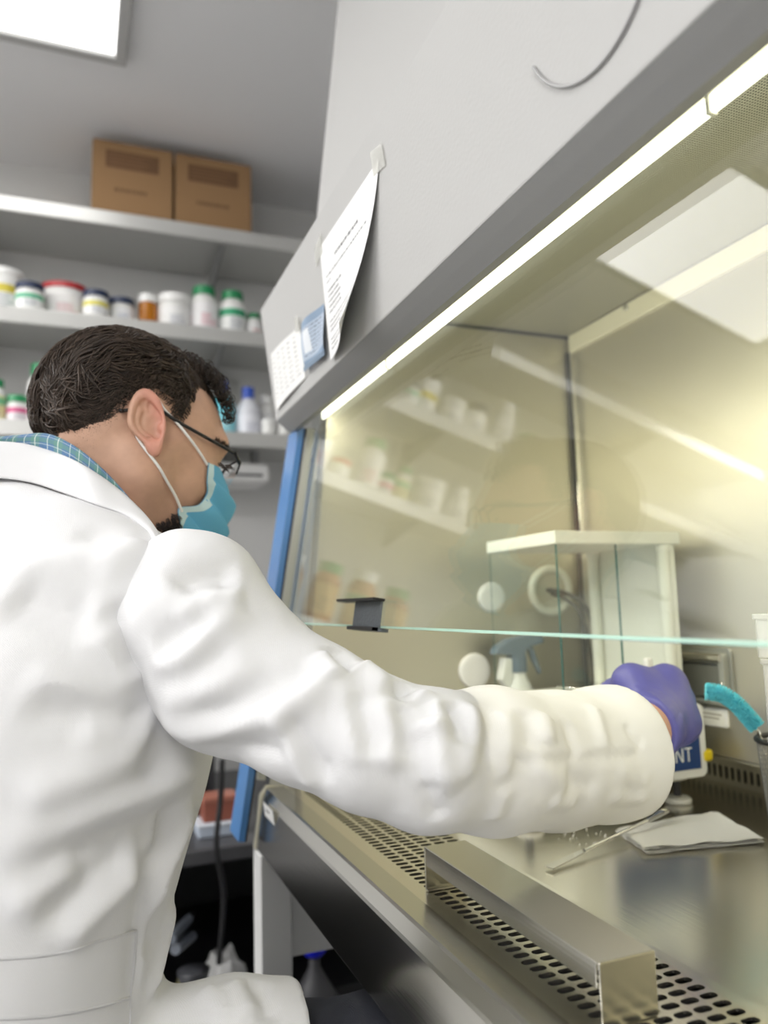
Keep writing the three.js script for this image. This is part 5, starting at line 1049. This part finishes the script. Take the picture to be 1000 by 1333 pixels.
// ---- gloved hand: fist over a palm, five fingers curling away
{
  const K = [[822, 889, 0.868], [868, 888, 0.885], [887, 911, 0.885], [889, 944, 0.870]].map(([x, y, d]) => at(x, y, d));   // knuckles, first finger to little finger
  const wrist = at(846, 948, 0.818), thumb0 = at(826, 930, 0.845), away = FWD.clone(), inn = RIGHT.clone().multiplyScalar(-0.75).addScaledVector(UP, -0.65);
  const L1 = [0.036, 0.040, 0.037, 0.029], fingers = K.map((k, i) => { const a = k.clone().addScaledVector(away, L1[i] * 0.85).addScaledVector(inn, L1[i] * 0.45), b = a.clone().addScaledVector(inn, 0.021).addScaledVector(away, 0.004), c = b.clone().addScaledVector(inn, 0.010).addScaledVector(away, -0.014); return [k, a, b, c]; });
  const th = [thumb0, at(812, 918, 0.875), at(806, 905, 0.905), at(818, 905, 0.925)];
  const hand = (x, y, z) => {
    let d = 1e9;
    for (const [i, k] of K.entries()) d = sminf(d, cone(x, y, z, wrist, k, 0.021, 0.0150 - i * 0.0004), 0.024);
    d = sminf(d, cone(x, y, z, K[0], K[3], 0.013, 0.013), 0.026); d = sminf(d, cone(x, y, z, K[0], K[1], 0.0125, 0.0125), 0.02); d = sminf(d, cone(x, y, z, K[1], at(880, 950, 0.85), 0.013, 0.014), 0.02);
    for (const [i, q] of fingers.entries()) { const r = [0.0098, 0.0100, 0.0094, 0.0084][i]; let e = cone(x, y, z, q[0], q[1], r + 0.003, r); e = Math.min(e, cone(x, y, z, q[1], q[2], r, r * 0.92)); e = Math.min(e, cone(x, y, z, q[2], q[3], r * 0.92, r * 0.8)); d = sminf(d, e, 0.006); }
    let e = cone(x, y, z, th[0], th[1], 0.0165, 0.0125); e = sminf(e, cone(x, y, z, th[1], th[2], 0.0118, 0.0102), 0.004); e = sminf(e, cone(x, y, z, th[2], th[3], 0.0102, 0.0088), 0.004); d = sminf(d, e, 0.010);
    d = sminf(d, cone(x, y, z, at0, wrist, 0.031, 0.026), 0.015);
    return d;
  };
  const at0 = at(815, 962, 0.775), cutN = wrist.clone().sub(at0).normalize(), cutAt = at0.clone().lerp(wrist, 0.85);
  const glove = (x, y, z) => smaxf(hand(x, y, z), -((x - cutAt.x) * cutN.x + (y - cutAt.y) * cutN.y + (z - cutAt.z) * cutN.z), 0.003);
  const folds = makeFolds(hand, [[-0.0016, 0.003, [806, 899], [830, 905], [850, 918], [866, 942]], [0.0014, 0.003, [812, 895], [836, 898], [858, 912], [874, 936]], [-0.0013, 0.0025, [870, 940], [880, 955], [884, 968]], [0.0012, 0.0025, [862, 920], [876, 940], [882, 962]], [-0.0012, 0.0025, [885, 925], [880, 945], [888, 962]], [0.0012, 0.003, [896, 925], [886, 940], [892, 966]], [-0.001, 0.0025, [840, 893], [858, 897], [870, 908]]]);
  const b = new THREE.Box3().setFromPoints([...K, wrist, at0, ...fingers.flat(), ...th]).expandByScalar(0.04);
  const g = push(field(glove, b.min.toArray(), b.max.toArray(), 0.0028), (x, y, z) => foldHeight(folds, x, y, z) + 0.0005 * noise(x * 90, y * 90, z * 90));
  mesh('glove', planarUV(g), phy({ color: new THREE.Color(0.105, 0.105, 0.36), roughness: 0.45, sheen: 0.2, bumpMap: blotch, bumpScale: 0.0004 }), person, 'blue violet nitrile glove closed over the hand');
  // left hand resting in the lap
  const l0 = handL.clone(), lf = (x, y, z) => { let d = ball(x, y, z, l0.clone().add(V(-0.02, -0.005, 0.02)), 0.045, 0.022, 0.040); for (let k = 0; k < 4; k++) d = sminf(d, cone(x, y, z, l0.clone().add(V(-0.05, -0.004, 0.045 - k * 0.018)), l0.clone().add(V(-0.10 + (k === 3 ? 0.012 : 0), -0.022, 0.050 - k * 0.020)), 0.0105, 0.009), 0.006); d = sminf(d, cone(x, y, z, l0.clone().add(V(-0.02, 0, 0.05)), l0.clone().add(V(-0.06, 0.004, 0.085)), 0.013, 0.010), 0.01); return d; };
  mesh('glove', planarUV(field(lf, [l0.x - 0.15, l0.y - 0.06, l0.z - 0.06], [l0.x + 0.05, l0.y + 0.05, l0.z + 0.12], 0.004)), phy({ color: new THREE.Color(0.105, 0.105, 0.36), roughness: 0.45 }), person);
}

// ---------------------------------------------------------------- dark lower part of the room
const onX = (px, py, x) => { const d = at(px, py, 1).sub(V(0, EYE, 0)); return V(0, EYE, 0).addScaledVector(d, x / d.x); };
{
  const t = thing('low_bench', 'dark low bench along the far wall beyond the cabinet', 'bench', V(1.72, 0, 0)), y = EYE - 0.50;
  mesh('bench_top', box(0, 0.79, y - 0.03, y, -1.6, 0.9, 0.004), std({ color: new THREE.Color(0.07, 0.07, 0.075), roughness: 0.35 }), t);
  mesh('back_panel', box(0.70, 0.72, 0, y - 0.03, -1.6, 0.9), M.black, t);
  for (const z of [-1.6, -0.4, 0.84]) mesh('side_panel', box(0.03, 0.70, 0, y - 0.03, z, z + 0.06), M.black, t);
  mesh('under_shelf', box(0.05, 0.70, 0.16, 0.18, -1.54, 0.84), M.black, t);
}
{
  const y = EYE - 0.50, t = thing('bench_instrument', 'black boxy instrument standing on the low bench', 'instrument', V(2.05, y, 0.22));
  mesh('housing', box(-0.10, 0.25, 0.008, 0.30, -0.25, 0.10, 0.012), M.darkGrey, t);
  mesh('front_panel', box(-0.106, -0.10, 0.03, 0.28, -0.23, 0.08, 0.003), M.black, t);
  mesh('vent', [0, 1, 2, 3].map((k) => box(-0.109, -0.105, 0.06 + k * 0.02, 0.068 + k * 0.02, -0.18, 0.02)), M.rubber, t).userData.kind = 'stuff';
  for (const [a, b] of [[-0.07, -0.2], [0.2, -0.2], [-0.07, 0.06], [0.2, 0.06]]) mesh('foot', rod(V(a, 0, b), V(a, 0.01, b), 0.012, 0.012, 12), M.rubber, t);
}
function smallBox(name, label, p, w, h, d, mat, lidMat) {
  const t = thing(name, label, 'box', p);
  mesh('carton', box(-w / 2, w / 2, 0, h * 0.8, -d / 2, d / 2, 0.004), mat, t); mesh('lid', box(-w / 2 - 0.002, w / 2 + 0.002, h * 0.74, h, -d / 2 - 0.002, d / 2 + 0.002, 0.004), lidMat, t);
}
{ const p = onX(284, 1051, 1.84); smallBox('small_box', 'flat white box on the bench beside the blue frame', V(p.x, EYE - 0.50, p.z), 0.08, 0.03, 0.10, solid(186, 196, 210), solid(214, 220, 228)); smallBox('small_box', 'brick red box on top of the flat white box', V(p.x, EYE - 0.47, p.z), 0.06, 0.055, 0.075, solid(150, 88, 72), solid(172, 110, 92)); }
// lumps under the bench: bags, crumpled paper, bottles
function lump(name, label, category, p, rx, ry, rz, mat, rough, seed, neck) {
  const g = new THREE.IcosahedronGeometry(1, 5), q = g.attributes.position;
  for (let i = 0; i < q.count; i++) { const x = q.getX(i), y = q.getY(i), z = q.getZ(i), k = 1 + rough * (noise(x * 1.8 + seed, y * 1.8, z * 1.8) + 0.6 * Math.abs(noise(x * 4 + seed, y * 4, z * 4))); q.setXYZ(i, x * k * rx, Math.max(-ry * 0.8, y * k * ry), z * k * rz); }
  g.translate(0, ry * 0.8, 0); const m = mergeVertices(plain(g).deleteAttribute('normal'), 1e-5); m.computeVertexNormals();
  const t = thing(name, label, category, p); mesh('folds', m, mat, t);
  if (neck) mesh('knot', lathe([[0, 0], [rx * 0.16, 0.0], [rx * 0.10, ry * 0.18], [rx * 0.30, ry * 0.55], [0, ry * 0.5]], 14).translate(0, ry * 1.7, 0), mat, t);
  return t;
}
const bagMat = std({ color: new THREE.Color(0.055, 0.057, 0.065), roughness: 0.3 });
const floorUnder = (px, py, x) => { const p = onX(px, py, x); return V(p.x, 0, p.z); };
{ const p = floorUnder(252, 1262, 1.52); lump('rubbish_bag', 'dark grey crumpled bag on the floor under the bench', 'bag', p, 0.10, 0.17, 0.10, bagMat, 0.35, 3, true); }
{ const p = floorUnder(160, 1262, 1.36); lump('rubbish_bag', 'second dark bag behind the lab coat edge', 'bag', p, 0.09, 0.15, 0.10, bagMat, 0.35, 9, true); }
{ const p = onX(292, 1228, 1.80); lump('crumpled_paper', 'pale crumpled paper in the dark under the bench', 'paper', V(p.x, 0.181, p.z), 0.05, 0.06, 0.04, M.paper, 0.55, 5); }
{ const p = onX(258, 1186, 1.85); lump('crumpled_paper', 'small yellowish crumpled wad on the shelf under the bench', 'paper', V(p.x, 0.1825, p.z - 0.02), 0.025, 0.03, 0.025, solid(170, 165, 120, 0.8), 0.5, 15); }
for (const [a, b, l] of [[222, 238, 'grey tool handle leaning in the dark under the bench'], [228, 243, 'shorter grey tool handle below the other one']]) {
  const s = a === 222 ? 0 : 22, p = onX(a, 1222 + s * 0.6, 1.72), q = onX(b + 8, 1196 + s, 1.80), t = thing('tool_handle', l, 'tool', p);
  mesh('grip', rod(V(0, 0, 0), q.clone().sub(p), 0.012, 0.010, 14), solid(112, 118, 128), t); mesh('ferrule', rod(q.clone().sub(p), q.clone().sub(p).multiplyScalar(1.25), 0.007, 0.007, 12), M.steelBright, t);
}
// things on the floor beyond the cabinet leg
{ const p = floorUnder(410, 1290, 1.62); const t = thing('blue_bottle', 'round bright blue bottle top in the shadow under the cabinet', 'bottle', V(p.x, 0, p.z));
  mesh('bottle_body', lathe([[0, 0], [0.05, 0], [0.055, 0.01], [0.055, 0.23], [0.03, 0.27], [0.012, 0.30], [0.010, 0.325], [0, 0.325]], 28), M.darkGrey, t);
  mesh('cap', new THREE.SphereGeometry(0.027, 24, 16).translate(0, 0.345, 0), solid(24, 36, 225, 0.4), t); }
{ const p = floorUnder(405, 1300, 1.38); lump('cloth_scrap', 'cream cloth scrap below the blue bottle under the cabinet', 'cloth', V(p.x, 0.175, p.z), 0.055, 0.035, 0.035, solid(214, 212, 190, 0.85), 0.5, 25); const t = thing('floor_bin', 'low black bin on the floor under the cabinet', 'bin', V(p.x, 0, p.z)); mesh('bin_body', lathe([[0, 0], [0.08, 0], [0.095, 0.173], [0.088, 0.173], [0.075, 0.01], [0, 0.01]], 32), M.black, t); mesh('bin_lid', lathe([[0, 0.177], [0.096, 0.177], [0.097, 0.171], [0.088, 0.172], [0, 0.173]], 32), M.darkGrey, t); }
{
  const a = onX(283, 985, 1.75), t = [a, onX(286, 1040, 1.70), onX(282, 1100, 1.68), onX(290, 1160, 1.70), onX(284, 1250, 1.70)];
  single('hanging_cable', capped(t.map((p) => p.clone().setX(Math.min(p.x, 1.69))), 0.006, 50, 8), M.black, 'black cable hanging in front of the low bench', 'cable');
}
// short shelf of amber bottles behind the person: hidden directly, mirrored in the sash
{
  const y = EYE + 0.065, t = thing('wall_shelf', 'short low shelf hidden behind the person, its amber bottles mirrored in the glass', 'shelf', V(2.05, y, -0.06));
  mesh('shelf_board', box(0, 0.20, -0.02, 0, -0.26, 0.22, 0.003), M.shelf, t);
  for (const z of [-0.2, 0.16]) mesh('bracket', box(0.02, FAR - 2.05, -0.032, -0.02, z, z + 0.014), M.paintDark, t);
  const brown = colourMat('#a8692c', 0.25);
  [[-0.24, 0.16, 'leftmost amber bottle'], [-0.13, 0.18, 'second amber bottle'], [-0.02, 0.17, 'third amber bottle'], [0.09, 0.165, 'last amber bottle']].forEach(([z, h, l], i) => jar('bottle', 2.13, y, z, 0.042, h, brown, i % 2 ? WHITECAP : GREEN, l + ' on the short shelf, seen only mirrored low in the glass', 'bottle', ['#c9a46a', '#6b4a28', i === 1 ? '#5e9a6c' : null]));
}

renderer.render(scene, camera);
